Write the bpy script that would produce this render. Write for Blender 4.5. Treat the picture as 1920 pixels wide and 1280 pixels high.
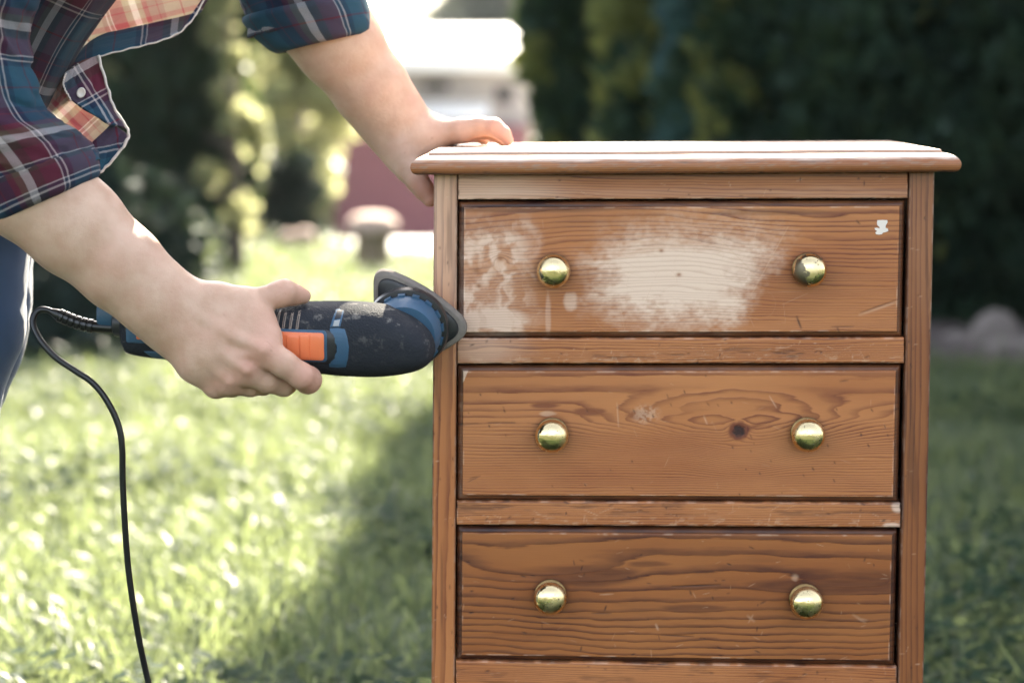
import bpy, bmesh, math, random
import numpy as np
from mathutils import Vector, Matrix, Quaternion
rng = np.random.default_rng(11); random.seed(11)
for o in list(bpy.data.objects): bpy.data.objects.remove(o)
scene = bpy.context.scene
COL = scene.collection
R = math.radians

# ------------------------------------------------------------------ camera
F = 4600.0; HC = 0.84; HOR = 165.0
TH = math.atan((640 - HOR) / F)
cam_d = bpy.data.cameras.new('camera'); cam = bpy.data.objects.new('camera', cam_d); COL.objects.link(cam)
cam.location = (0, 0, HC); cam.rotation_euler = (math.pi / 2 - TH, 0, 0)
cam_d.sensor_width = 36.0; cam_d.lens = F / 1920 * 36; cam_d.clip_end = 600; cam_d.clip_start = 0.05
cam_d.dof.use_dof = True; cam_d.dof.focus_distance = 2.37; cam_d.dof.aperture_fstop = 3.9
cam_d.dof.aperture_blades = 0
scene.camera = cam
# ------------------------------------------------------------------ light
SUN_EL, SUN_AZ = R(40), R(9)
w = bpy.data.worlds.new('World'); scene.world = w; w.use_nodes = True
nt = w.node_tree; nt.nodes.clear()
sky = nt.nodes.new('ShaderNodeTexSky'); sky.sky_type = 'NISHITA'; sky.sun_disc = False
sky.sun_elevation = SUN_EL; sky.sun_rotation = SUN_AZ; sky.air_density = 1.0; sky.dust_density = 3.0; sky.ozone_density = 0.6
hsv = nt.nodes.new('ShaderNodeHueSaturation'); hsv.inputs['Saturation'].default_value = 0.52
bg = nt.nodes.new('ShaderNodeBackground'); bg.inputs['Strength'].default_value = 0.105
wo = nt.nodes.new('ShaderNodeOutputWorld')
nt.links.new(sky.outputs[0], hsv.inputs['Color']); nt.links.new(hsv.outputs[0], bg.inputs['Color']); nt.links.new(bg.outputs[0], wo.inputs['Surface'])
sd = bpy.data.lights.new('sun', 'SUN'); sd.energy = 5.0; sd.angle = R(0.5); sd.color = (1.0, 0.90, 0.72)
sun = bpy.data.objects.new('sun', sd); COL.objects.link(sun)
S = Vector((math.sin(SUN_AZ) * math.cos(SUN_EL), math.cos(SUN_AZ) * math.cos(SUN_EL), math.sin(SUN_EL)))
sun.rotation_euler = (-S).to_track_quat('-Z', 'Y').to_euler(); sun.location = (0, 5, 12)
vs = scene.view_settings
vs.view_transform = 'Standard'; vs.look = 'None'; vs.gamma = 1.0; vs.use_curve_mapping = False
vs.exposure = 2.78
scene.render.engine = 'CYCLES'
cy = scene.cycles
cy.use_denoising = True; cy.max_bounces = 8; cy.diffuse_bounces = 4; cy.transmission_bounces = 6; cy.transparent_max_bounces = 8
cy.sample_clamp_indirect = 6.0; cy.caustics_reflective = False; cy.caustics_refractive = False

# ------------------------------------------------------------------ helpers
FWD = np.array([0, math.cos(TH), -math.sin(TH)]); UPV = np.array([0, math.sin(TH), math.cos(TH)])
def at(px, py, y):
    """a point at world depth y"""
    d = FWD * F + np.array([1.0, 0, 0]) * (px - 960) + UPV * (640 - py)
    return np.array([0, 0, HC]) + d * (y / d[1])
def ats(l): return np.array([at(*p) for p in l])
def tag(o, label=None, cat=None, group=None, kind=None):
    for k, v in (('label', label), ('category', cat), ('group', group), ('kind', kind)):
        if v: o[k] = v
    return o
def empty(name, loc, label, cat, group=None):
    o = bpy.data.objects.new(name, None); COL.objects.link(o); o.location = loc; o.empty_display_size = .05
    return tag(o, label, cat, group)
ROOTLOC = {}
def mesh_obj(name, V, faces, mat, parent=None, smooth=False, mats=None, midx=None):
    me = bpy.data.meshes.new(name)
    V = np.asarray(V, dtype=np.float32).reshape(-1, 3)
    if isinstance(faces, np.ndarray):
        n, k = faces.shape
        me.vertices.add(len(V)); me.vertices.foreach_set('co', V.ravel())
        me.loops.add(n * k); me.loops.foreach_set('vertex_index', faces.astype(np.int32).ravel())
        me.polygons.add(n); me.polygons.foreach_set('loop_start', np.arange(0, n * k, k, dtype=np.int32))
        me.polygons.foreach_set('loop_total', np.full(n, k, dtype=np.int32))
        me.update(calc_edges=True)
    else:
        me.from_pydata(V.tolist(), [], [list(map(int, f)) for f in faces])
        me.update()
    for m in (mats or [mat]): me.materials.append(m)
    if midx is not None: me.polygons.foreach_set('material_index', np.asarray(midx, dtype=np.int32))
    if smooth: me.polygons.foreach_set('use_smooth', np.ones(len(me.polygons), dtype=bool))
    o = bpy.data.objects.new(name, me); COL.objects.link(o)
    if parent is not None: set_parent(o, parent)
    return o
def world_loc(o):
    l = Vector(o.location); p = o.parent
    while p is not None: l = l + Vector(p.location); p = p.parent
    return l
def set_parent(o, p):
    """meshes are written in world coordinates; shift so that the parent's origin is kept"""
    o.parent = p; o.location = -world_loc(p)
def fattr(o, name, arr, typ='FLOAT'):
    a = o.data.attributes.new(name, typ, 'POINT')
    if typ == 'FLOAT': a.data.foreach_set('value', np.asarray(arr, dtype=np.float32).ravel())
    else: a.data.foreach_set('color', np.asarray(arr, dtype=np.float32).ravel())
def set_uv(o, uv):
    me = o.data; l = me.uv_layers.new(name='UVMap')
    idx = np.empty(len(me.loops), dtype=np.int32); me.loops.foreach_get('vertex_index', idx)
    l.data.foreach_set('uv', np.asarray(uv, dtype=np.float32)[idx].ravel())
def sstep(a, b, x):
    t = np.clip((x - a) / (b - a), 0, 1); return t * t * (3 - 2 * t)
def vnoise(x, y, seed=0):
    x = np.asarray(x, float); y = np.asarray(y, float)
    xi = np.floor(x).astype(np.int64); yi = np.floor(y).astype(np.int64); fx = x - xi; fy = y - yi
    fx = fx * fx * (3 - 2 * fx); fy = fy * fy * (3 - 2 * fy)
    def h(i, j):
        n = (i * 374761393 + j * 668265263 + seed * 974634777) & 0xffffffff
        n = ((n ^ (n >> 13)) * 1274126177) & 0xffffffff
        n = n ^ (n >> 16)
        return (n & 0xffff) / 65535.0
    a, b, c, d = h(xi, yi), h(xi + 1, yi), h(xi, yi + 1), h(xi + 1, yi + 1)
    return (a * (1 - fx) + b * fx) * (1 - fy) + (c * (1 - fx) + d * fx) * fy
def fbm(x, y, seed=0, o=4):
    s = 0; a = 1; t = 0
    for i in range(o):
        s = s + a * vnoise(x * 2 ** i, y * 2 ** i, seed + i * 17); t += a; a *= .5
    return s / t

class NT:
    """tiny node builder"""
    def __init__(s, name):
        s.m = bpy.data.materials.new(name); s.m.use_nodes = True; s.t = s.m.node_tree; s.t.nodes.clear()
        s.out = s.t.nodes.new('ShaderNodeOutputMaterial')
    def put(s, inp, v):
        if isinstance(v, bpy.types.NodeSocket): s.t.links.new(v, inp)
        elif v is not None:
            if hasattr(inp.default_value, '__len__') and isinstance(v, (int, float)): v = [v] * len(inp.default_value)
            if hasattr(inp.default_value, '__len__') and len(inp.default_value) == 4 and len(v) == 3: v = tuple(v) + (1,)
            inp.default_value = v
    def n(s, typ, ins={}, **props):
        nd = s.t.nodes.new('ShaderNode' + typ)
        for k, v in props.items(): setattr(nd, k, v)
        for k, v in ins.items(): s.put(nd.inputs[k], v)
        return nd
    def math(s, op, a, b=None, c=None, clamp=False):
        nd = s.t.nodes.new('ShaderNodeMath'); nd.operation = op; nd.use_clamp = clamp
        for i, v in enumerate((a, b, c)):
            if v is not None: s.put(nd.inputs[i], v)
        return nd.outputs[0]
    def mix(s, f, a, b, blend='MIX'):
        nd = s.t.nodes.new('ShaderNodeMix'); nd.data_type = 'RGBA'; nd.blend_type = blend
        s.put(nd.inputs[0], f); s.put(nd.inputs[6], a); s.put(nd.inputs[7], b); return nd.outputs[2]
    def ramp(s, f, stops, interp='LINEAR'):
        nd = s.t.nodes.new('ShaderNodeValToRGB'); cr = nd.color_ramp; cr.interpolation = interp
        while len(cr.elements) < len(stops): cr.elements.new(0.5)
        for e, (p, c) in zip(cr.elements, stops):
            e.position = p; e.color = (c, c, c, 1) if isinstance(c, (int, float)) else tuple(c) + (1,)
        s.put(nd.inputs[0], f); return nd.outputs[0]
    def noise(s, vec, scale, detail=3, rough=.5, dim='3D'):
        nd = s.t.nodes.new('ShaderNodeTexNoise'); nd.noise_dimensions = dim
        if vec is not None: s.put(nd.inputs['Vector'], vec)
        nd.inputs['Scale'].default_value = scale; nd.inputs['Detail'].default_value = detail; nd.inputs['Roughness'].default_value = rough
        return nd.outputs['Fac']
    def obj(s): return s.n('TexCoord').outputs['Object']
    def uv(s): return s.n('TexCoord').outputs['UV']
    def scale(s, v, sc): return s.n('Mapping', {'Vector': v, 'Scale': sc}).outputs[0]
    def attr(s, name, out='Fac'): return s.n('Attribute', attribute_name=name).outputs[out]
    def bump(s, h, strength=.3, dist=.001):
        return s.n('Bump', {'Height': h, 'Strength': strength, 'Distance': dist}).outputs[0]
    def pbr(s, **k):
        nd = s.t.nodes.new('ShaderNodeBsdfPrincipled')
        for kk, v in k.items(): s.put(nd.inputs[kk.replace('_', ' ')], v)
        return nd
    def done(s, sh):
        s.t.links.new(sh.outputs[0] if hasattr(sh, 'outputs') else sh, s.out.inputs['Surface']); return s.m
def simple(name, col, rough=.5, metal=0, var=.25, scale=30, bump=0, **k):
    t = NT(name); o = t.obj(); nz = t.noise(o, scale, 4)
    c = t.mix(nz, [x * (1 - var) for x in col], [min(1, x * (1 + var)) for x in col])
    kk = dict(Base_Color=c, Roughness=rough, Metallic=metal, **k)
    if bump: kk['Normal'] = t.bump(t.noise(o, scale * 3, 3), bump, .002)
    return t.done(t.pbr(**kk))

# ------------------------------------------------------------------ materials
def wood_mat(name, light=(.54, .213, .074), dark=(.135, .029, .014), late=1.0, palec=(.82, .60, .455), amin=.24):
    t = NT(name); uv = t.uv()
    ring = t.attr('ring'); wr = t.n('SeparateColor', {0: t.attr('wear', 'Color')})
    sand, dirt_dark, scr = wr.outputs[0], wr.outputs[1], wr.outputs[2]
    fr = t.math('FRACT', t.math('ADD', ring, t.math('MULTIPLY', t.noise(t.scale(uv, (26, 260, 1)), 1, 3, .6), .42)))
    prof = t.ramp(fr, [(0, .0), (.08, 0), (.5, .12), (.76, .70), (.92, 1), (1, .05)])
    amp = t.ramp(t.noise(t.scale(uv, (9, 40, 1)), 1, 3, .6), [(.30, amin), (.68, 1)])
    amp2 = t.math('MULTIPLY', t.math('MULTIPLY', prof, amp), late)
    over = t.math('SUBTRACT', 1.0, t.attr('wear', 'Alpha'), clamp=True); amp2 = t.math('MAXIMUM', amp2, over)
    fib = t.noise(t.scale(uv, (35, 1500, 1)), 1, 3, .6)
    big = t.noise(t.scale(uv, (4, 14, 1)), 1, 3)
    base = t.mix(t.ramp(big, [(.3, 0), (.7, 1)]), light, (light[0] * .72, light[1] * .60, light[2] * .52))
    base = t.mix(t.ramp(fib, [(.3, 0), (.75, .30)]), base, [x * .55 for x in light])
    col = t.mix(amp2, base, dark)
    pale = t.mix(t.math('MULTIPLY', prof, .5), palec, (palec[0] * .66, palec[1] * .52, palec[2] * .45))
    pale = t.mix(t.math('MULTIPLY', fib, .22), pale, (.78, .63, .50))
    col = t.mix(sand, col, pale)
    col = t.mix(t.math('MULTIPLY', scr, .62), col, (.66, .42, .27))
    col = t.mix(dirt_dark, col, (.020, .007, .008))
    rough = t.math('ADD', t.math('MULTIPLY_ADD', fib, .18, .30), t.math('MULTIPLY', sand, .35))
    hgt = t.math('SUBTRACT', t.math('ADD', t.math('MULTIPLY', fib, .5), t.math('MULTIPLY', prof, .35)), t.math('MULTIPLY', t.math('MAXIMUM', dirt_dark, scr), 1.2))
    p = t.pbr(Base_Color=col, Roughness=rough, Normal=t.bump(hgt, .35, .0006), Specular_IOR_Level=.3,
              Coat_Weight=t.math('MULTIPLY', t.math('SUBTRACT', 1, sand, clamp=True), .10), Coat_Roughness=.3)
    return t.done(p)
M_WOOD = wood_mat('old_varnished_pine')
M_WOOD_B = wood_mat('bold_shaded_varnished_pine', light=(.385, .138, .039), dark=(.060, .013, .008), late=1.0, amin=.5)  # base darkened for the weaker light low on the front; grain bolder
M_WOOD_D = wood_mat('shaded_varnished_pine', light=(.31, .113, .037), dark=(.10, .024, .012))  # base darkened for the weaker light at the right of the front
M_TOP = wood_mat('sanded_pine_top', light=(.42, .175, .072), dark=(.13, .034, .018), late=.8, palec=(.60, .455, .375))
M_INNER = simple('dark_carcass_interior', (.035, .022, .016), .8)
def brass_mat(name, tarnish):
    t = NT(name); o = t.obj()
    nz = t.noise(o, 160, 3); sp = t.noise(o, 420, 2)
    col = t.mix(t.ramp(sp, [(.66, 0), (.72, 1)]), (.78, .62, .34), (.12, .09, .05))
    rough = t.math('MULTIPLY_ADD', nz, .12, .08); rough = t.math('ADD', rough, t.ramp(t.noise(o, 55, 4, .6), [(.42, 0), (.62, .22)])); metal = 1.0
    if tarnish:
        k = t.ramp(t.noise(o, 62, 3, .55), [(.49, 0), (.52, 1)])
        col = t.mix(k, col, (.20, .165, .11)); rough = t.math('ADD', rough, t.math('MULTIPLY', k, .22))
    return t.done(t.pbr(Base_Color=col, Metallic=metal, Roughness=rough, Normal=t.bump(t.noise(o, 70, 3), .10, .002)))
M_BRASS = brass_mat('polished_brass', False); M_BRASS_T = brass_mat('tarnished_brass', True)
M_BRASS_D = simple('dull_brass', (.22, .14, .06), .38, metal=1, scale=200, var=.5)
M_CHIP = simple('white_paint', (.80, .69, .60), .6)
def rubber_mat():
    t = NT('black_textured_rubber'); o = t.obj()
    v = t.n('TexVoronoi', {'Vector': o, 'Scale': 520.0}).outputs['Distance']
    dust = t.ramp(t.noise(o, 38, 5, .65), [(.50, 0), (.75, .30)])
    sc = t.ramp(t.noise(o, 70, 4, .7), [(.58, 0), (.68, .85)])
    up = t.n('SeparateXYZ', {0: t.n('NewGeometry').outputs['Normal']}).outputs[2]
    dustm = t.math('MULTIPLY', dust, t.math('MULTIPLY_ADD', up, .5, .5))
    col = t.mix(dustm, (.024, .026, .032), (.095, .088, .082))
    col = t.mix(t.math('MULTIPLY', sc, t.math('MULTIPLY_ADD', up, .5, .3)), col, (.22, .20, .18))
    return t.done(t.pbr(Base_Color=col, Roughness=.75, Specular_IOR_Level=.12, Normal=t.bump(v, .7, .0008)))
M_RUBBER = rubber_mat()
M_BLACK = simple('black_plastic', (.018, .018, .021), .38, var=.4, scale=60)
M_CABLE = simple('black_cable_sheath', (.008, .008, .009), .32, var=.3, scale=60)
M_BLUE = simple('blue_plastic', (.032, .085, .15), .5, var=.18, scale=60)
M_ORANGE = simple('orange_plastic', (.80, .20, .075), .38, var=.08, scale=40)
M_SLIT = simple('dusty_vent_edge', (.26, .20, .16), .7)
M_FELT = simple('grey_sanding_pad', (.20, .17, .145), .95, var=.4, scale=120, bump=.4)
M_STEEL = simple('grey_steel', (.30, .31, .31), .6)
def skin_mat():
    t = NT('fair_skin'); o = t.obj(); red = t.attr('red')
    n1 = t.noise(o, 45, 4); n2 = t.noise(o, 260, 4)
    col = t.mix(t.ramp(n1, [(.3, 0), (.7, 1)]), (.50, .305, .205), (.61, .405, .295))
    col = t.mix(t.math('MULTIPLY', red, .75), col, (.56, .24, .18)); col = t.mix(t.ramp(t.noise(o, 28, 5, .65), [(.45, 0), (.75, .4)]), col, (.58, .30, .22))
    col = t.mix(t.ramp(t.noise(o, 75, 2), [(.74, 0), (.77, .5)]), col, (.40, .22, .15))
    v = t.n('TexVoronoi', {'Vector': t.scale(o, (1, 1, 1)), 'Scale': 620.0}, feature='DISTANCE_TO_EDGE').outputs['Distance']
    wr = t.attr('wrinkle')
    h = t.math('ADD', t.math('MULTIPLY', n2, .6), t.math('MULTIPLY', t.math('MINIMUM', v, .15), 1.2))
    h = t.math('SUBTRACT', h, t.math('MULTIPLY', wr, 1.6))
    return t.done(t.pbr(Base_Color=col, Roughness=.46, Normal=t.bump(h, .5, .0016), Subsurface_Weight=.12,
                        Subsurface_Radius=(.012, .005, .003), Subsurface_Scale=.6, Specular_IOR_Level=.4))
M_SKIN = skin_mat()
M_NAIL = simple('fingernail', (.66, .42, .35), .28, var=.08)
def plaid_mat(name, dim=1.0, trans=.35, inside=False):
    t = NT(name); uv = t.n('SeparateXYZ', {0: t.uv()}); u, v = uv.outputs[0], uv.outputs[1]
    P = .118
    navy, teal, mar, wht, brn, khk = (.014, .028, .066), (.024, .088, .135), (.125, .018, .038), (.58, .50, .48), (.06, .03, .026), (.13, .09, .055)
    if inside: P = .098; navy, teal, mar, wht, brn, khk = (.36, .27, .24), (.46, .44, .36), (.36, .075, .11), (.80, .78, .76), (.42, .37, .29), (.44, .41, .32)
    def seq(x):
        f = t.math('FRACT', t.math('DIVIDE', x, P))
        return t.ramp(f, [(0, teal), (.17, mar), (.185, teal), (.36, navy), (.41, wht), (.424, navy), (.45, wht), (.464, mar), (.60, brn), (.67, wht), (.735, khk), (.79, mar), (.84, navy), (.93, mar), (.945, navy)], 'CONSTANT')
    a = seq(u); b = seq(t.math('ADD', v, .031))
    tw = t.math('FRACT', t.math('MULTIPLY', t.math('ADD', u, v), 900))
    col = t.mix(t.math('MULTIPLY_ADD', t.math('GREATER_THAN', tw, .5), .3, .35), a, b)
    nz = t.noise(t.obj(), 600, 2)
    col = t.mix(t.math('MULTIPLY', nz, .2), col, (.04, .04, .045))
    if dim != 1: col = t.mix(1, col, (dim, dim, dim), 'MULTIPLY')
    h = t.math('ADD', t.math('MULTIPLY', t.noise(t.obj(), 900, 2), .5), t.math('MULTIPLY', t.noise(t.obj(), 40, 3), 4))
    p = t.pbr(Base_Color=col, Roughness=.85, Normal=t.bump(h, .35, .001), Sheen_Weight=.05, Sheen_Roughness=.5, Specular_IOR_Level=.2)
    tr = t.n('BsdfTranslucent', {'Color': t.mix(.25, col, (.7, .6, .52))})
    m = t.n('MixShader', {0: trans, 1: p.outputs[0], 2: tr.outputs[0]})
    return t.done(m)
M_PLAID = plaid_mat('plaid_flannel', 1.0, .34)
M_BACKLIT = plaid_mat('backlit_plaid_inside', 1.0, .45, True)  # paler palette paints the sun shining through the hanging cloth
M_SHADE = plaid_mat('shade_dimmed_plaid_flannel', .42, .02)  # plaid dimmed: shade inside the open shirt is put into the colour
M_HEM = plaid_mat('plaid_flannel_hem', 1.0, .04)
def jeans_mat():
    t = NT('blue_denim'); o = t.obj()
    tw = t.n('TexWave', {'Vector': o, 'Scale': 380.0, 'Distortion': 1.0}, bands_direction='DIAGONAL').outputs['Fac']
    nz = t.noise(o, 25, 4)
    col = t.mix(nz, (.014, .042, .105), (.038, .088, .185)); col = t.mix(t.math('MULTIPLY', tw, .3), col, (.09, .13, .19))
    return t.done(t.pbr(Base_Color=col, Roughness=.8, Sheen_Weight=.6, Sheen_Roughness=.3, Normal=t.bump(tw, .3, .0005)))
M_JEANS = jeans_mat()
M_HAIR = simple('brown_hair', (.06, .03, .018), .5, scale=80)
M_SHOE = simple('white_canvas_shoe', (.55, .54, .52), .7)
M_BUTTON = simple('pearl_button', (.68, .62, .55), .3)
def leaf_mat(name, a, b, trans, tcol, rough=.45, spec=.4):
    t = NT(name); o = t.obj()
    oi = t.n('NewGeometry').outputs['Random Per Island']
    c = t.mix(oi, a, b)
    p = t.pbr(Base_Color=c, Roughness=rough, Specular_IOR_Level=spec)
    tr = t.n('BsdfTranslucent', {'Color': t.mix(oi, tcol, [x * .6 for x in tcol])})
    return t.done(t.n('MixShader', {0: trans, 1: p.outputs[0], 2: tr.outputs[0]}))
M_GRASS = leaf_mat('grass_blades', (.003, .026, .019), (.008, .038, .018), .42, (.39, .46, .19), .36, .26)
M_CLOVER = leaf_mat('clover', (.004, .024, .016), (.009, .034, .016), .42, (.26, .30, .12), .7, .1)
M_THUJA = leaf_mat('thuja_leaves', (.011, .030, .022), (.026, .056, .032), .2, (.14, .2, .05), .65)
M_DARKLEAF = leaf_mat('dark_shrub_leaves', (.008, .022, .019), (.016, .036, .026), .06, (.08, .12, .05), .7)
M_THUJA_B = leaf_mat('blue_thuja_leaves', (.022, .062, .062), (.06, .125, .11), .18, (.10, .18, .11), .6)
M_THUJA_Y = leaf_mat('olive_sunlit_thuja_leaves', (.060, .085, .028), (.14, .155, .045), .4, (.50, .50, .13), .6)  # olive tree's own colour; as clumps on dark thujas it paints sunlit tips
M_BRIGHT = leaf_mat('sunlit_broad_leaves', (.08, .10, .035), (.14, .155, .06), .6, (.56, .56, .30))
M_FARLEAF = leaf_mat('haze_pale_tree_leaves', (.16, .17, .13), (.26, .26, .22), .5, (.5, .5, .4))  # lighter leaf colour paints the haze of distance
M_BARK = simple('brown_bark', (.07, .05, .04), .9, scale=40, bump=.6)
def ground_mat():
    t = NT('lawn_ground'); o = t.obj()
    n1 = t.noise(o, 2.2, 5); n2 = t.noise(o, 60, 4)
    col = t.mix(n1, (.016, .036, .016), (.04, .055, .02)); col = t.mix(t.math('MULTIPLY', n2, .5), col, (.05, .06, .025))
    return t.done(t.pbr(Base_Color=col, Roughness=.85, Normal=t.bump(n2, .8, .03)))
M_GROUND = ground_mat()
M_SOIL = simple('dark_soil', (.075, .055, .048), .95, scale=14, var=.6, bump=.8)
M_ROCK = simple('pale_stone', (.15, .125, .11), .85, scale=22, var=.4, bump=.5)
M_PAVE = simple('pale_paving', (.52, .49, .45), .8, scale=6)
M_STONE = simple('pinkish_stone', (.50, .36, .29), .85, scale=22, bump=.4)
M_STEM = simple('brown_stone', (.21, .155, .10), .9, scale=30, bump=.5)
M_MAROON = simple('maroon_painted_boards', (.20, .075, .085), .7, scale=3, var=.12)
M_GREYW = simple('grey_rendered_wall', (.42, .38, .37), .85, scale=4, var=.15)
M_ROOF = simple('pale_sheet_roof', (.80, .79, .77), .5, scale=4, var=.06)
def glass_mat():
    t = NT('window_glass'); return t.done(t.pbr(Base_Color=(.03, .028, .035), Roughness=.08, Specular_IOR_Level=.6))
M_GLASS = glass_mat()

# ------------------------------------------------------------------ mesh helpers
def grid_faces(nu, nv, wrap=False):
    i, j = np.meshgrid(np.arange(nv - 1), np.arange(nu if wrap else nu - 1), indexing='ij')
    a = i * nu + j; b = i * nu + (j + 1) % nu
    return np.stack([a, b, b + nu, a + nu], -1).reshape(-1, 4)
def tube(path, rad, n=12, cap=True):
    path = np.asarray(path, float); rad = np.broadcast_to(np.asarray(rad, float), (len(path),))
    tan = np.gradient(path, axis=0); tan /= np.linalg.norm(tan, axis=1)[:, None] + 1e-12
    ref = np.array([0, 0, 1.0]) if abs(tan[0, 2]) < .9 else np.array([1.0, 0, 0])
    u = np.cross(tan[0], ref); u /= np.linalg.norm(u); V = []
    ang = np.linspace(0, 2 * np.pi, n, endpoint=False)
    for p, t, r in zip(path, tan, rad):
        u = u - t * np.dot(u, t); u /= np.linalg.norm(u); v = np.cross(t, u)
        V.append(p + r * (np.cos(ang)[:, None] * u + np.sin(ang)[:, None] * v))
    V = np.concatenate(V); Fc = grid_faces(n, len(path), True).tolist()
    if cap: Fc.append(list(range(n))[::-1]); Fc.append(list(range(len(V) - n, len(V))))
    return V, Fc
def crom(pts, n):
    """Catmull-Rom through points"""
    P = np.asarray(pts, float); P = np.vstack([2 * P[0] - P[1], P, 2 * P[-1] - P[-2]])
    m = len(P) - 3; t = np.linspace(0, m, n); k = np.minimum(t.astype(int), m - 1); f = (t - k)[:, None]
    p0, p1, p2, p3 = P[k], P[k + 1], P[k + 2], P[k + 3]
    return .5 * (2 * p1 + (p2 - p0) * f + (2 * p0 - 5 * p1 + 4 * p2 - p3) * f ** 2 + (3 * p1 - p0 - 3 * p2 + p3) * f ** 3)
class MB:
    def __init__(s): s.V = []; s.F = []; s.M = []; s.n = 0
    def add(s, V, Fc, m=0):
        V = np.asarray(V, float).reshape(-1, 3)
        s.V.append(V); s.F += [[int(i) + s.n for i in f] for f in Fc]; s.M += [m] * len(Fc); s.n += len(V)
    def box(s, c, h, m=0, rot=None):
        V = np.array([[x, y, z] for x in (-1, 1) for y in (-1, 1) for z in (-1, 1)], float) * np.array(h)
        if rot is not None: V = V @ np.array(rot).T
        s.add(V + np.array(c), [(0, 1, 3, 2), (4, 6, 7, 5), (0, 4, 5, 1), (2, 3, 7, 6), (0, 2, 6, 4), (1, 5, 7, 3)], m)
    def build(s, name, mat, parent=None, smooth=False, mats=None, xf=None):
        V = np.concatenate(s.V)
        if xf is not None: V = V @ xf[0].T + xf[1]
        return mesh_obj(name, V, s.F, mat, parent, smooth, mats, s.M)
def bevel_mod(o, w=.001, seg=2):
    m = o.modifiers.new('bevel', 'BEVEL'); m.width = w; m.segments = seg; m.limit_method = 'ANGLE'; m.angle_limit = R(35); return o
def autosmooth(o, ang=35):
    me = o.data; me.polygons.foreach_set('use_smooth', np.ones(len(me.polygons), dtype=bool))
    bm = bmesh.new(); bm.from_mesh(me)
    for e in bm.edges:
        if len(e.link_faces) == 2 and e.calc_face_angle(0) > R(ang): e.smooth = False
    bm.to_mesh(me); bm.free(); return o

# surface nets of a signed distance function
def surface_nets(f, lo, hi, h):
    ax = [np.arange(lo[i], hi[i] + h, h) for i in range(3)]
    n = [len(a) for a in ax]
    D = np.empty(n, dtype=np.float32)
    Y, Z = np.meshgrid(ax[1], ax[2], indexing='ij')
    ch = max(1, int(400000 / (n[1] * n[2])))
    for i in range(0, n[0], ch):
        xs = ax[0][i:i + ch]; k = len(xs)
        P = np.empty((k, n[1], n[2], 3)); P[..., 0] = xs[:, None, None]; P[..., 1] = Y; P[..., 2] = Z
        D[i:i + k] = f(P.reshape(-1, 3)).reshape(k, n[1], n[2])
    s = D < 0
    c = [s[i:n[0] - 1 + i, j:n[1] - 1 + j, k:n[2] - 1 + k] for i in (0, 1) for j in (0, 1) for k in (0, 1)]
    cnt = sum(x.astype(np.int8) for x in c); act = (cnt > 0) & (cnt < 8)
    idx = np.argwhere(act); vid = np.full(act.shape, -1, np.int64); vid[act] = np.arange(len(idx))
    acc = np.zeros((len(idx), 3)); num = np.zeros(len(idx))
    off = [(i, j, k) for i in (0, 1) for j in (0, 1) for k in (0, 1)]
    dv = [D[idx[:, 0] + o[0], idx[:, 1] + o[1], idx[:, 2] + o[2]] for o in off]
    for a in range(8):
        for b in range(a + 1, 8):
            df = np.array(off[b]) - np.array(off[a])
            if np.abs(df).sum() != 1: continue
            m = (dv[a] < 0) != (dv[b] < 0)
            t = np.where(m, dv[a] / np.where(m, dv[a] - dv[b], 1), 0)
            acc[m] += (np.array(off[a]) + t[:, None] * df)[m]; num[m] += 1
    V = (idx + acc / num[:, None]) * h + np.array(lo)
    faces = []
    for d in range(3):
        e1, e2 = [(1, 2), (2, 0), (0, 1)][d]
        sl0 = [slice(1, -1)] * 3; sl0[d] = slice(0, n[d] - 1); sl1 = list(sl0); sl1[d] = slice(1, n[d])
        a, b = s[tuple(sl0)], s[tuple(sl1)]
        for flip, m in ((False, a & ~b), (True, ~a & b)):
            q = np.argwhere(m)
            for dd in range(3):
                if dd != d: q[:, dd] += 1
            def v(da, db):
                r = q.copy(); r[:, e1] += da; r[:, e2] += db; return vid[r[:, 0], r[:, 1], r[:, 2]]
            qd = np.stack([v(-1, -1), v(0, -1), v(0, 0), v(-1, 0)], 1)
            faces.append(qd[:, ::-1] if flip else qd)
    return V, np.concatenate(faces)
def cone_d(P, a, b, ra, rb):
    ab = b - a; t = np.clip(((P - a) @ ab) / max(1e-12, ab @ ab), 0, 1)
    return np.linalg.norm(P - a - t[:, None] * ab, axis=1) - (ra + (rb - ra) * t)
def smin(a, b, k):
    h = np.clip(.5 + .5 * (b - a) / k, 0, 1); return b + (a - b) * h - k * h * (1 - h)
def chain(P, pts, k):
    d = None
    for (a, ra), (b, rb) in zip(pts[:-1], pts[1:]):
        c = cone_d(P, np.asarray(a), np.asarray(b), ra, rb); d = c if d is None else smin(d, c, k)
    return d

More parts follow.
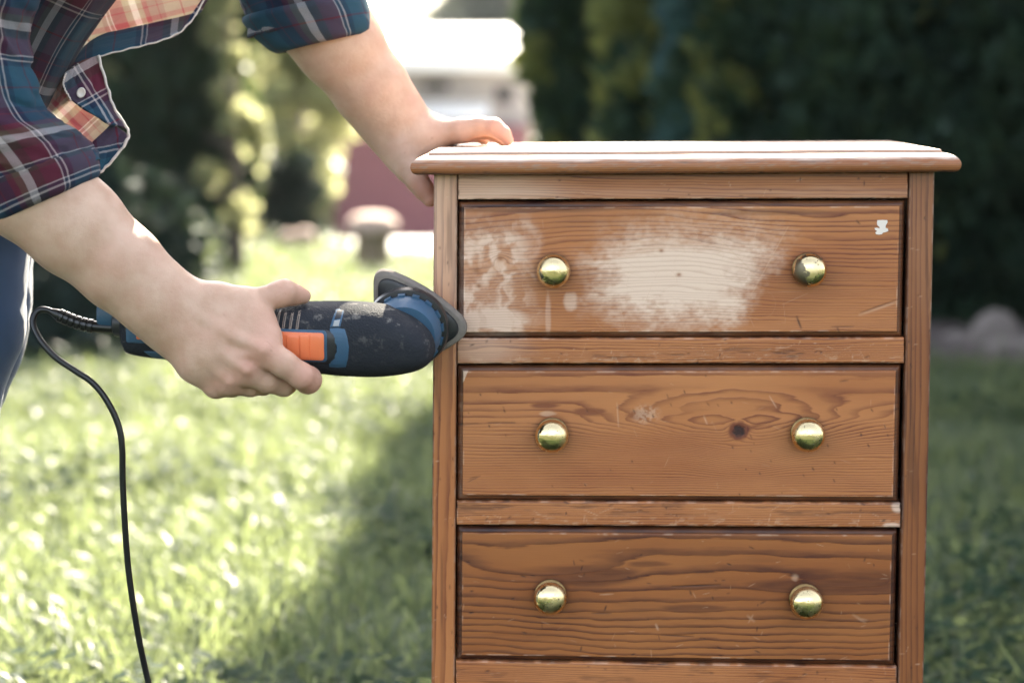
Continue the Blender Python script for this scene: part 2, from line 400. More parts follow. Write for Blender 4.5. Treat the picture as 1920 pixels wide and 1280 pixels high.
# ------------------------------------------------------------------ setting: ground, paving, soil
def gz(y): return -.82 * sstep(12, 26, np.asarray(y, float)) - .02 * np.maximum(0, np.asarray(y, float) - 26) * 0
ys = np.unique(np.concatenate([np.linspace(-60, -10, 10), np.linspace(-10, 40, 101), np.linspace(40, 140, 12)]))
xs = np.unique(np.concatenate([np.linspace(-120, -12, 8), np.linspace(-12, 12, 49), np.linspace(12, 120, 8)]))
X, Y = np.meshgrid(xs, ys)
Zg = gz(Y) + .012 * (fbm(X * 1.3, Y * 1.3, 5) - .5) * (np.abs(X) < 12)
tag(mesh_obj('lawn', np.stack([X, Y, Zg], -1), grid_faces(len(xs), len(ys)), M_GROUND, smooth=True), kind='structure')
def patch_ground(name, poly, mat, lift, n=40, amp=.0):
    """ground patch following the lawn: a fan of rings inside an outline"""
    poly = np.asarray(poly, float); c = poly.mean(0); V = []; m = len(poly)
    for k in np.linspace(0, 1, 10):
        q = c + (poly - c) * k; z = gz(q[:, 1]) + lift * (1 if k < .95 else .2) + amp * (fbm(q[:, 0] * 6, q[:, 1] * 6, 3) - .4) * (k < .95)
        V.append(np.c_[q, z])
    return mesh_obj(name, np.concatenate(V), grid_faces(m, 10, True), mat, smooth=True)
ang = np.linspace(0, 2 * np.pi, 48, endpoint=False)
soil = np.c_[1.9 + 1.45 * np.sign(np.cos(ang)) * np.abs(np.cos(ang)) ** .6, 8.15 + .95 * np.sign(np.sin(ang)) * np.abs(np.sin(ang)) ** .7] + .06 * np.c_[np.sin(ang * 7), np.cos(ang * 9)]
tag(patch_ground('soil_bed', soil, M_SOIL, .03, amp=.05), kind='structure')
PAV = pav = np.array([[-.60, 12.35], [.9, 12.3], [1.5, 15], [1.5, 24.2], [-1.7, 24.2], [-1.15, 13.8]])
pv = []
for a, b in zip(pav, np.roll(pav, -1, 0)): pv += [a + (b - a) * k for k in np.linspace(0, 1, 6, endpoint=False)]
tag(patch_ground('paved_terrace', pv, M_PAVE, .02), kind='structure')

# ------------------------------------------------------------------ chest of drawers
PSI = R(1.3)
EX = np.array([math.cos(PSI), -math.sin(PSI), 0]); EY = np.array([math.sin(PSI), math.cos(PSI), 0]); EZ = np.array([0, 0, 1.0])
P0 = at(815, 330, 2.4)
def D(u, v, w=0):
    """front plane of the chest: the spot measured at (u, v), w metres behind the face"""
    u = np.asarray(u, float); v = np.asarray(v, float)
    d = FWD * F + (u[..., None] - 960) * np.array([1.0, 0, 0]) + (640 - v[..., None]) * UPV
    C = np.array([0, 0, HC]); t = ((P0 - C) @ EY) / (d @ EY)
    return C + d * t[..., None] + np.asarray(w, float)[..., None] * EY
PXM = 4600 / 2.4
xLo = lambda v: 813.5 - .00516 * (v - 340)
xLi = lambda v: 857.2 - .0049 * (v - 350)
xRi = lambda v: 1704 - .0227 * (v - 340)
xRo = lambda v: 1752 - .0220 * (v - 340)
def lin(yl, yr): return lambda u: yl + (yr - yl) * (u - 856) / (1695 - 856)
RT = [lin(326, 322), lin(634.4, 633.1), lin(939.2, 943.1), lin(1238.6, 1249.9), lin(1541, 1557)]
RB = [lin(374.3, 372), lin(681.6, 680.8), lin(983.5, 988.7), lin(1283, 1296), lin(1588, 1606)]
VB = 1752.0
chest = empty('chest_of_drawers', D(np.array(1280.), np.array(1000.), np.array(.18)) * np.array([1, 1, 0]),
              'varnished pine chest of drawers with brass knobs and a half sanded top drawer', 'chest of drawers')

def board(name, quad, ringf, wearf, parent, mat, res=.0012, prof=None, edges=(.0004, .0009, .0018), w0=0.0, thick=.02, vert=False, smooth=True):
    q = np.asarray(quad, float)
    tl, tr, br, bl = D(q[:, 0], q[:, 1], np.zeros(4))
    W = (np.linalg.norm(tr - tl) + np.linalg.norm(br - bl)) / 2; H = (np.linalg.norm(bl - tl) + np.linalg.norm(br - tr)) / 2
    def brk(L):
        e = np.array([0] + list(edges)); mid = np.linspace(edges[-1], L - edges[-1], max(3, int(L / res)))
        return np.concatenate([e[:-1], mid, L - e[:-1][::-1]])
    s = brk(W); t = brk(H); Sg, Tg = np.meshgrid(s, t)
    a, b = Sg / W, Tg / H
    px = (q[0, 0] * (1 - a) + q[1, 0] * a) * (1 - b) + (q[3, 0] * (1 - a) + q[2, 0] * a) * b
    py = (q[0, 1] * (1 - a) + q[1, 1] * a) * (1 - b) + (q[3, 1] * (1 - a) + q[2, 1] * a) * b
    d = np.minimum(np.minimum(Sg, W - Sg), np.minimum(Tg, H - Tg))
    if prof is None:
        dep = .0011 * (1 - np.sqrt(np.clip(1 - (1 - np.clip(d / edges[-1], 0, 1)) ** 2, 0, 1)))
        dep = dep + .0005 * (fbm(Sg * 30, Tg * 120, 9) - .5) * (d > edges[-1] * .9) * .3
    else: dep = prof(d, Sg, Tg, W, H)
    V = D(px, py, w0 + dep)
    nu, nv = len(s), len(t); Fc = grid_faces(nu, nv)
    # skirt back to the thickness
    loop = np.concatenate([np.arange(nu), np.arange(1, nv) * nu + nu - 1, (nv - 1) * nu + np.arange(nu - 2, -1, -1), np.arange(nv - 2, 0, -1) * nu])
    V = V.reshape(-1, 3); base = len(V)
    Vs = V[loop] + EY * (thick - (V[loop] - P0) @ EY + w0)[:, None]
    m = len(loop); k = np.arange(m)
    sk = np.stack([loop, base + k, base + (k + 1) % m, loop[(k + 1) % m]], 1)
    if vert: gu, gv = Tg, Sg
    else: gu, gv = Sg, Tg
    ring = ringf(gu, gv, px, py)
    wear = wearf(px, py, d, Sg, Tg, W, H)
    o = mesh_obj(name, np.concatenate([V, Vs]), np.concatenate([Fc[:, ::-1], sk[:, ::-1]]), mat, parent, smooth)
    me = o.data
    fattr(o, 'ring', np.concatenate([ring.ravel(), ring.ravel()[loop]]))
    late = wear[3] if len(wear) > 3 else np.zeros(px.shape)
    c = np.ones((len(V) + m, 4)); c[:len(V), 3] = 1 - np.clip(late, 0, 1).ravel(); wv = np.clip(np.stack(wear[:3], -1).reshape(-1, 3), 0, 1)
    c[:len(V), :3] = wv; c[len(V):, :3] = wv[loop] * np.array([0, 1, 0]); fattr(o, 'wear', c, 'FLOAT_COLOR')
    uvv = np.stack([gu + q[0, 1] * .01, gv + q[0, 0] * .01], -1).reshape(-1, 2)
    set_uv(o, np.concatenate([uvv, uvv[loop]]))
    return o
def poly_sd(px, py, poly):
    P = np.asarray(poly, float); d = np.full(px.shape, 1e9); ins = np.zeros(px.shape, bool)
    for (x0, y0), (x1, y1) in zip(P, np.roll(P, -1, 0)):
        ex, ey = x1 - x0, y1 - y0; t = np.clip(((px - x0) * ex + (py - y0) * ey) / (ex * ex + ey * ey), 0, 1)
        d = np.minimum(d, np.hypot(px - x0 - t * ex, py - y0 - t * ey))
        c = ((y0 > py) != (y1 > py)) & (px < ex * (py - y0) / (ey if abs(ey) > 1e-9 else 1e-9) + x0); ins ^= c
    return np.where(ins, -d, d)
def lines(px, py, segs):
    out = np.zeros(px.shape)
    for x0, y0, x1, y1, wd, st in segs:
        m = (px > min(x0, x1) - 6) & (px < max(x0, x1) + 6) & (py > min(y0, y1) - 6) & (py < max(y0, y1) + 6)
        if not m.any(): continue
        ex, ey = x1 - x0, y1 - y0; X, Y = px[m], py[m]
        t = np.clip(((X - x0) * ex + (Y - y0) * ey) / (ex * ex + ey * ey + 1e-9), 0, 1)
        dd = np.hypot(X - x0 - t * ex, Y - y0 - t * ey)
        out[m] = np.maximum(out[m], st * np.clip(1.25 - dd / wd, 0, 1) * (.5 + .5 * np.sin(t * 3.1)))
    return out
def rand_segs(n, x0, y0, x1, y1, lmin, lmax, wd, slo=.3, shi=.9, ang=None):
    L = []
    for _ in range(n):
        x, y = rng.uniform(x0, x1), rng.uniform(y0, y1); l = rng.uniform(lmin, lmax)
        a = rng.uniform(-.5, .5) + (math.pi / 2 if rng.random() < .3 else 0) if ang is None else rng.normal(ang, .12)
        L.append((x, y, x + l * math.cos(a), y + l * math.sin(a), wd * rng.uniform(.7, 1.3), rng.uniform(slo, shi)))
    return L
def blob(px, py, cx, cy, rx, ry, seed=0, soft=.35):
    d = np.hypot((px - cx) / rx, (py - cy) / ry) + .5 * (fbm(px / rx * 1.3, py / ry * 1.3, seed) - .5)
    return 1 - sstep(1 - soft, 1 + soft, d)
def edge_wear(d, px, py, amt=.32, wd=.0016, seed=1):
    n = fbm(px / 14, py / 14, seed, 3)
    return amt * (1 - sstep(wd * .4, wd * 1.2, d)) * (.08 + .92 * sstep(.46, .68, n))

# stiles
def stile_ring(seed, k=330, tilt=.01):
    return lambda u, v, px, py: (v + .004 * (fbm(u * 5, v * 20, seed) - .5) + tilt * u) * k * (.6 + .25 * np.sin(v * 60 + seed))
def stile_wear(seed, pale):
    def f(px, py, d, Sg, Tg, W, H):
        sand = edge_wear(d, px, py, .25, seed=seed) + pale * (1 - sstep(400, 760, py)) * (.55 + .6 * fbm(px / 30, py / 140, seed + 4))
        dirt_dark = lines(px, py, rand_segs(26, px.min(), 340, px.max(), 1280, 2, 8, 1.6, .4, .9, 1.4)) + .35 * sstep(.60, .72, fbm(px / 9, py / 220, seed + 7)) 
        dirt_dark = dirt_dark + .5 * (1 - sstep(.0006, .0016, d))
        scr = lines(px, py, rand_segs(12, px.min(), 340, px.max(), 1280, 5, 18, .8))
        return np.clip(sand, 0, .85), np.clip(dirt_dark, 0, .8), scr
    return f
VT = 326
board('stile', [(xLo(VT), VT + .5), (xLi(VT), VT + .5), (xLi(VB), VB), (xLo(VB), VB)], stile_ring(3), stile_wear(3, .5), chest, M_WOOD, res=.0013, vert=True)
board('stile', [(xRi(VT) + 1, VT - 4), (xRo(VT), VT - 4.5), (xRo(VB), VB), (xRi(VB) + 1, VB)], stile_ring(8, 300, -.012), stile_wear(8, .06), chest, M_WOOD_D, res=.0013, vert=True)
# rails
def rail_ring(seed, k, tilt):
    return lambda u, v, px, py: (v + tilt * u + .006 * (fbm(u * 4, v * 12, seed) - .5) + .005 * (vnoise(v * 150, u * 3 + seed, seed) - .5) + .0025 * (fbm(u * 14, v * 60, seed + 3) - .5)) * k
def rail_wear(seed, kind):
    def f(px, py, d, Sg, Tg, W, H):
        sand = edge_wear(d, px, py, .28, .0016, seed)
        t = Tg / H
        if kind == 0: sand = sand + .42 * blob(px, py, 900, 352, 120, 40, seed, .8) + .3 * fbm(px / 120, py / 8, 2) * sstep(.3, .9, t) ; 
        if kind == 1: sand = sand + .38 * blob(px, py, 905, 655, 70, 30, seed, .8)
        if kind == 2: sand = sand + .7 * blob(px, py, 1684, 950, 12, 10, 3) + .7 * blob(px, py, 1672, 985, 16, 5, 5)
        dirt_dark = .55 * (1 - sstep(.0005, .0016, d)) * sstep(.4, .6, fbm(px / 30, py / 10, seed + 5))
        if kind == 0: dirt_dark = dirt_dark + .55 * (1 - sstep(.0, .30, t)) * (.3 + fbm(px / 60, py / 6, 4))  # rail toned darker towards its top edge
        band = fbm(px / 55, py / 5, seed + 11, 4)
        if kind == 1: dirt_dark = dirt_dark + .7 * sstep(.55, .75, band) * np.clip(1 - np.abs(t - .62) * 2.4, 0, 1) * sstep(950, 1050, px) * (1 - sstep(1480, 1600, px))
        if kind == 2: dirt_dark = dirt_dark + .55 * sstep(.55, .72, band) * np.clip(1 - np.abs(t - .3) * 2.2, 0, 1)
        if kind == 3: dirt_dark = dirt_dark + .35 * sstep(.58, .75, band)
        x0, x1 = px.min(), px.max(); y0, y1 = py.min(), py.max()
        dirt_dark = dirt_dark + lines(px, py, rand_segs(16, x0, y0, x1, y1, 2, 9, 1.6, .5, .95))
        n = 60 if kind in (1, 2) else 16
        scr = lines(px, py, rand_segs(n, x0, y0 + 4, x1, y1, 3, 30, .8, .2, .8))
        scr = scr + .5 * sstep(.62, .72, fbm(px / 18, py / 3.5, seed + 31)) * (kind in (1, 2)) * sstep(.45, .9, t)
        return np.clip(sand, 0, .9), np.clip(dirt_dark, 0, .9), scr
    return f
for i in range(5):
    a, b = xLi(RT[i](856)) + 1.6, xRi(RT[i](1695)) - 1.6
    if i == 0: a, b = 859, 1702.5
    board('rail', [(a, RT[i](a)), (b, RT[i](b)), (b, RB[i](b)), (a, RB[i](a))],
          rail_ring(20 + i, [330, 420, 480, 430, 400][i], [-.012, .006, .004, -.008, .01][i]), rail_wear(20 + i, min(i, 3)), chest, M_WOOD, w0=.0008)
# base rail under the lowest drawer
board('plinth', [(xLi(1600) + 1.6, 1590), (xRi(1600) - 1.6, 1608), (xRi(1740) - 1.6, 1741), (xLi(1740) + 1.6, 1741)], rail_ring(31, 400, .01), rail_wear(31, 3), chest, M_WOOD, w0=.001)

# drawer fronts
MO = .0052
def drawer_prof(d, Sg, Tg, W, H):
    t = np.clip(d / MO, 0, 1)
    q = .0085 - .0050 * np.sqrt(np.clip(1 - (1 - t) ** 2, 0, 1))
    q = np.where(d < MO + .0001, q, np.where(d < MO + .0007, .0035 * (1 - (d - MO) / .0007), 0))
    e = np.clip((d - MO - .0007) / .0009, 0, 1)
    q = np.where(d > MO + .0007, .0004 * (1 - e) ** 2, q)
    return q + .0009 * (fbm(Sg * 9, Tg * 18, 40) - .5) * (d > MO + .001) * .35
DE = (.0012, .0026, .0040, .0050, .00521, .0056, .0059, .0063, .0068, .0075)
def dens_int(v, knots):
    """cumulative ring count for a spacing that changes down the board"""
    x = np.array([k[0] for k in knots]); r = 1 / np.array([k[1] for k in knots])
    g = np.linspace(-.02, .2, 800); c = np.cumsum(np.interp(g, x, r)) * (g[1] - g[0]); return np.interp(v, g, c)
def ring1(u, v, px, py):
    arch = .012 * np.exp(-((px - 1090) / 250) ** 2) * sstep(650, 380, py) + .010 * np.exp(-((px - 1300) / 120) ** 2) * np.exp(-((py - 470) / 70) ** 2)
    vv = v + arch + .006 * (fbm(u * 7, v * 16, 50) - .5) + .0022 * (fbm(u * 26, v * 70, 51) - .5) + .0045 * (vnoise(v * 130 + u * 2, u * 3, 52) - .5)
    kn = .9 * np.exp(-(np.hypot((px - 938) / 16, (py - 485) / 12)) ** 2)
    return dens_int(vv, [(0, .0075), (.03, .0058), (.06, .0042), (.09, .003), (.14, .0022)]) + kn * 2
def ring2(u, v, px, py):
    vv = v + .004 * (fbm(u * 6, v * 14, 60) - .5) + .0014 * (fbm(u * 25, v * 60, 61) - .5) + .0035 * (vnoise(v * 140 + u * 2, u * 3, 64) - .5)
    vv = vv - .013 * np.exp(-((px - 1390) / 75) ** 2) * np.exp(-((py - 850) / 42) ** 2)
    base = dens_int(vv, [(-.01, .020), (.03, .013), (.05, .006), (.07, .0030), (.14, .0024)])
    wx = 26 * (fbm(px / 70, py / 45, 62) - .5); wy = 16 * (fbm(px / 110, py / 30, 63) - .5)
    du = px + wx - 1375; dv = py + wy - 802 + .03 * du * (du < 0)
    e = np.sqrt((du / np.where(du < 0, 375., 330.)) ** 2 + (dv / np.where(dv < 0, 80., 66.)) ** 2 + .012)
    hill = -8.5 * np.clip(1.06 - e, 0, None) ** 1.45 - 1.2 * np.clip(1.06 - e, 0, None)
    base = base + .5 * np.exp(-((py - 812) / 16) ** 2) * np.exp(-((px - 1390) / 90) ** 2)
    kd = np.hypot((px - 1385) / PXM, (py - 806) / PXM * 1.15)
    return base + hill + 3.0 * np.exp(-(kd / .009) ** 2) + 1.6 * np.exp(-(kd / .024) ** 2)
def ring3(u, v, px, py):
    vv = v + .020 * (fbm(u * 5, v * 9, 70) - .5) + .0034 * (fbm(u * 20, v * 40, 71) - .5) + .0012 * (fbm(u * 60, v * 90, 72) - .5)
    base = dens_int(vv, [(0, .0125), (.05, .017), (.075, .0095), (.09, .0068), (.14, .0066)])
    h = -1.5 * np.exp(-((px - 1010) / 150) ** 2 - ((py - 1066) / 26) ** 2) - .85 * np.exp(-((px - 1570) / 130) ** 2 - ((py - 1098) / 17) ** 2)
    return base + h
def drawer_wear(k):
    def f(px, py, d, Sg, Tg, W, H):
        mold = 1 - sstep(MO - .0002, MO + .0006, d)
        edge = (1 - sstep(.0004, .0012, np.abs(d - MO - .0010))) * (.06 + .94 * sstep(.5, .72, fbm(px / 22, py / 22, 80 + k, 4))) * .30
        sand = edge * (1 - mold); dirt_dark = mold * (.52 + .4 * fbm(px / 40, py / 40, 81 + k)); scr = np.zeros(px.shape)  # moulding toned darker all round, unevenly
        scr = scr + mold * .7 * sstep(.60, .68, fbm(px / 10, py / 10, 86 + k)) * (1 - sstep(865, 880, px))
        late = np.zeros(px.shape)
        x0, x1, y0, y1 = px.min() + 14, px.max() - 16, py.min() + 14, py.max() - 12
        if k == 0:
            n = fbm(px / 34, py / 26, 90, 5); n2 = fbm(px / 9, py / 6, 91, 4)
            sd = poly_sd(px, py, [(1128, 430), (1180, 402), (1300, 394), (1420, 400), (1490, 428), (1470, 480), (1420, 545), (1385, 608), (1310, 632), (1205, 622), (1140, 598), (1080, 560), (1110, 520), (1088, 500), (1105, 470)])
            fib = fbm(px / 46, py / 3.2, 192, 3); wid = 58 - 34 * sstep(1300, 1420, px) * sstep(430, 560, py)
            a = 1 - sstep(-1.9 * wid, .55 * wid, sd + 52 * (n - .5))
            a = a + (.2 * (fib - .5) + .9 * (n2 - .5) + .5 * (fbm(px / 16, py / 12, 193) - .5)) * a * (1 - a) * 3.2
            a = a * (.78 + .42 * fbm(px / 55, py / 14, 92, 5)); a = np.clip(a, 0, 1) * (1 - .48 * sstep(500, 405, py + 30 * (fib - .5)))
            a = a + .35 * np.clip(1.1 - np.hypot((px - 1245) / 150, (py - 535) / 90), 0, 1) * (.6 + .8 * fib)
            g = 1 - sstep(940, 1035, px + 40 * (n - .5))
            sw = fbm(px / 22 + 1.5 * fbm(px / 30, py / 30, 93), py / 26 + 1.5 * fbm(px / 28, py / 28, 94), 95, 4)
            lft = g * (.20 + .62 * sstep(.36, .74, sw) + .25 * (n2 - .5)) * sstep(385, 450, py)
            lft = lft + .5 * blob(px, py, 930, 600, 60, 18, 96) + .5 * blob(px, py, 1070, 565, 12, 16, 97) + .3 * blob(px, py, 1028, 590, 5, 40, 98)
            lft = lft + .22 * np.exp(-((np.hypot(px - 975, (py - 455) * 1.1) - 38 + 10 * (n - .5)) / 7) ** 2) * (px > 960) * sstep(.35, .6, n2 + .2)
            sand = sand + np.clip(a, 0, .97) + np.clip(lft, 0, .8)
            for cx, cy, rr in ((938, 485, 9), (893, 508, 12), (898, 536, 7), (1240, 470, 5), (1273, 515, 5)):
                rd = np.hypot(px - cx, (py - cy) * 1.3); sand = sand * (1 - .7 * np.exp(-(rd / rr) ** 2)); dirt_dark = dirt_dark + .35 * np.exp(-(rd / (rr * .55)) ** 2)
            arcs = []
            for _ in range(46):
                cx, cy = (rng.uniform(1130, 1440), rng.uniform(430, 600)) if rng.random() < .7 else (rng.uniform(880, 1010), rng.uniform(430, 600)); rr = rng.uniform(10, 34); a0 = rng.uniform(0, 6.28); sp = rng.uniform(1, 3.5); st_ = rng.uniform(.12, .4)
                q = [(cx + rr * math.cos(a0 + sp * k / 7), cy + rr * math.sin(a0 + sp * k / 7)) for k in range(8)]
                arcs += [(q[k][0], q[k][1], q[k + 1][0], q[k + 1][1], .9, st_) for k in range(7)]
            scr = scr + lines(px, py, arcs)
            segs = rand_segs(26, 870, 400, 1030, 620, 8, 40, .9, .15, .5) + rand_segs(50, 1120, 400, 1500, 610, 15, 70, .9, .15, .45)
            segs += [(1612, 590, 1684, 565, 3.0, .55), (1612, 587, 1684, 561, 1.4, .0), (1405, 560, 1478, 425, 1.6, .5), (1330, 430, 1420, 520, 1.4, .4)]
            scr = scr + lines(px, py, segs)
            dirt_dark = dirt_dark + lines(px, py, [(1614, 586, 1682, 562, 1.6, .55), (1494, 594, 1502, 615, 2.4, .8), (1560, 613, 1600, 612, 2, .5), (1606, 414, 1612, 420, 2, .7), (1568, 612, 1574, 622, 2, .6)])
            dirt_dark = dirt_dark + .45 * blob(px, py, 1000, 392, 160, 7, 99) + .35 * blob(px, py, 1450, 398, 120, 6, 101) + .18 * sstep(.5, .8, fbm(px / 120, py / 20, 102)) * sstep(450, 395, py)
        if k == 1:
            kd = np.hypot((px - 1385), (py - 808) * 1.1) + 6 * (fbm(px / 6, py / 6, 110) - .5)
            dirt_dark = dirt_dark + .95 * (1 - sstep(9, 15, kd)) * (.45 + .9 * fbm(px / 4, py / 4, 111)); late = late + .9 * (1 - sstep(15, 24, kd))
            tail = np.exp(-((py - 798 + .35 * (px - 1420)) / 5) ** 2) * (px > 1400) * (1 - sstep(1405, 1470, px)); late = late + .7 * tail
            scr = scr + .8 * blob(px, py, 1212, 776, 22, 16, 112, .5) * sstep(.35, .6, fbm(px / 5, py / 5, 113)) + .9 * blob(px, py, 1027, 775, 14, 5, 114)
            sand = sand + .8 * (poly_sd(px, py, [(866, 694), (878, 694), (869, 716), (866, 720)]) < 0)
            scr = scr + lines(px, py, [(1443, 742, 1456, 764, 1.5, .8), (1157, 755, 1160, 800, 1.6, .6), (1320, 780, 1326, 794, 2, .7)] + rand_segs(26, x0, y0, x1, y1, 3, 20, .8, .2, .6))
            dirt_dark = dirt_dark + lines(px, py, [(878, 903, 900, 892, 1.6, .5), (880, 897, 894, 893, 1.4, .5), (1575, 715, 1590, 713, 2, .5)] + rand_segs(42, x0, y0, x1, y1, 2, 7, 1.6, .4, .9, 1.1))
            dirt_dark = dirt_dark + .5 * np.exp(-((py - 795 - 3 * np.sin(px / 40)) / 1.4) ** 2) * (px < 1015) * sstep(.4, .55, fbm(px / 25, py / 9, 115))
            late = late + .75 * blob(px, py, 1022, 760, 26, 6, 116) + .7 * blob(px, py, 1105, 772, 30, 8, 117) + .6 * blob(px, py, 1196, 778, 22, 9, 118)
        if k == 2:
            b1 = blob(px, py, 1075, 1078, 125, 20, 120, .25); b2 = blob(px, py, 1570, 1098, 165, 15, 121, .3)
            b3 = blob(px, py, 1300, 1140, 60, 8, 127, .4) + blob(px, py, 1215, 1057, 40, 6, 128, .4)
            late = late + .8 * np.clip(b1 * sstep(940, 1080, px) + b2 + .8 * b3, 0, 1) * (.6 + .5 * fbm(px / 60, py / 5, 122))
            dirt_dark = dirt_dark + .12 * sstep(.55, .75, fbm(px / 110, py / 14, 123))
            scr = scr + .7 * blob(px, py, 1491, 1082, 6, 6, 124, .6) + lines(px, py, [(1402, 1154, 1414, 1164, 3, .5), (1412, 1152, 1404, 1166, 2, .5), (1600, 1152, 1622, 1166, 3, .5), (1606, 1158, 1626, 1162, 2, .5)])
            scr = scr + lines(px, py, [(1230, 1170, 1234, 1180, 2.5, .9), (1125, 1114, 1150, 1113, 1.5, .6)] + rand_segs(46, x0, y0, x1, y1, 3, 16, .85, .2, .75))
            dirt_dark = dirt_dark + lines(px, py, [(1260, 1099, 1350, 1096, 2, .8), (1110, 1149, 1146, 1149, 1.6, .7), (1240, 1190, 1300, 1193, 1.8, .7)] + rand_segs(40, x0, y0, x1, y1, 2, 10, 1.6, .4, .9))
        if k == 3:
            scr = scr + lines(px, py, rand_segs(60, x0, y0, x1, y1, 4, 16, 1.2, .3, .85))
        for (kx, ky) in KN[k]:  # uneven dark ring round each knob base
            rd = np.hypot(px - kx, py - ky); dirt_dark = dirt_dark + .35 * np.exp(-((rd - 30) / 6) ** 2) * (.4 + fbm(px / 12, py / 12, 130 + k))
        return np.clip(sand, 0, 1), np.clip(dirt_dark, 0, .95), np.clip(scr, 0, 1), np.clip(late, 0, 1)
    return f
KN = [[(1038, 506), (1515, 504)], [(1035, 812), (1512, 811)], [(1032, 1114), (1509, 1122)], [(1030, 1412), (1504, 1430)]]
def knob(px, py, parent, mat, spin):
    prof = [(0, 0), (.0154, 0), (.0160, .0012), (.0154, .0024), (.0128, .0032), (.0092, .0048), (.0082, .0080), (.0092, .0104), (.0124, .0126),
            (.0152, .0152), (.0163, .0182), (.0160, .0214), (.0146, .0248), (.0118, .0278), (.0078, .0299), (.0036, .0307), (.0018, .0309), (0, .03095)]
    prof = crom(np.array(prof)[1:], 44); prof = np.vstack([[0, 0], prof]); prof[:, 0] = np.maximum(prof[:, 0], 0)
    c = D(np.array(float(px)), np.array(float(py)), np.array(-.0003)); n = 40; a = np.linspace(0, 2 * np.pi, n, endpoint=False) + spin
    V = c + prof[:, 0, None, None] * (np.cos(a)[None, :, None] * EX + np.sin(a)[None, :, None] * EZ) - prof[:, 1, None, None] * EY
    o = mesh_obj('knob', V.reshape(-1, 3), grid_faces(n, len(prof), True), mat, parent, True); fi = np.zeros(len(o.data.polygons), np.int32); fi[:n * 13] = 1; o.data.materials.append(M_BRASS_D); o.data.polygons.foreach_set('material_index', fi); return o
rings = [ring1, ring2, ring3, ring3]
GX = [(2.2, 4.8), (2.0, 5.0), (2.0, 5.0), (2, 5)]
for k in range(4):
    yt, yb = RB[k], (RT[k + 1] if k < 4 else None)
    a0, a1 = xLi(yt(856)) + GX[k][0], xLi(yb(856)) + GX[k][0]; b0, b1 = xRi(yt(1695)) - GX[k][1], xRi(yb(1695)) - GX[k][1]
    dr = board('drawer', [(a0, yt(a0) + 4.0), (b0, yt(b0) + 4.0), (b1, yb(b1) - .8), (a1, yb(a1) - .8)], rings[k], drawer_wear(k), chest,
               M_WOOD_B if k >= 2 else M_WOOD, res=.00085 if k < 3 else .004, prof=drawer_prof, edges=DE, w0=.0006)
    if k == 0: dr['label'] = 'top drawer half sanded to pale wood'
    for j, (x, y) in enumerate(KN[k]): 
        kb = knob(x, y, dr, M_BRASS_T if (k == 0 and j == 1) else M_BRASS, k + j * 2.1)
        if k == 0 and j == 1: kb['label'] = 'tarnished brass knob with flaking lacquer'
    if k == 0:
        pl = [(1645.1, 412.9), (1655, 412.4), (1663.5, 412.9), (1664.2, 417), (1661, 422.4), (1660.2, 427), (1664.8, 428.6), (1665.5, 433), (1660.2, 435.5), (1655.6, 436.2), (1653.7, 439.2), (1648, 440), (1642.8, 439.2), (1641.2, 436), (1644.5, 433.6), (1640.5, 430.3), (1639.9, 427.7), (1644.5, 427), (1649.7, 428.6), (1649, 425.7), (1645.1, 422.4), (1644.2, 418)]
        P = np.array(pl, float); n = len(P)
        V = np.concatenate([D(P[:, 0], P[:, 1], np.full(n, .0004)), D(P[:, 0], P[:, 1], np.full(n, -.0001))])
        mesh_obj('paint_blotch', V, [list(range(n, 2 * n))[::-1]] + [[i, (i + 1) % n, n + (i + 1) % n, n + i] for i in range(n)], M_CHIP, dr)
# carcass behind the front
def cbox(name, u0, u1, z0, z1, w0, w1, mat, ring=True):
    o0 = P0 + 0; a = lambda x, y, z: o0 * np.array([1, 1, 0]) + EX * x + EY * y + EZ * z
    V = [a(x, y, z) for x in (u0, u1) for y in (w0, w1) for z in (z0, z1)]
    o = mesh_obj(name, V, [(0, 1, 3, 2), (4, 6, 7, 5), (0, 4, 5, 1), (2, 3, 7, 6), (0, 2, 6, 4), (1, 5, 7, 3)], mat, chest)
    fattr(o, 'ring', [v[1] * 60 for v in V]); fattr(o, 'wear', [(0, 0, 0, 1)] * 8, 'FLOAT_COLOR'); set_uv(o, [(v[2], v[1]) for v in V]); return o
WC = float((D(np.array(1752.), np.array(340.), np.array(0.)) - P0) @ EX)
cbox('side_panel', .0015, .019, .004, .752, .0205, .355, M_WOOD); cbox('side_panel', WC - .019, WC - .0015, .004, .752, .0205, .355, M_WOOD)
cbox('back_panel', .019, WC - .019, .02, .75, .343, .353, M_INNER); 
for z in (.68, .60, .45, .29, .14): cbox('dust_board', .0195, WC - .0195, z - .006, z + .006, .03, .34, M_INNER)
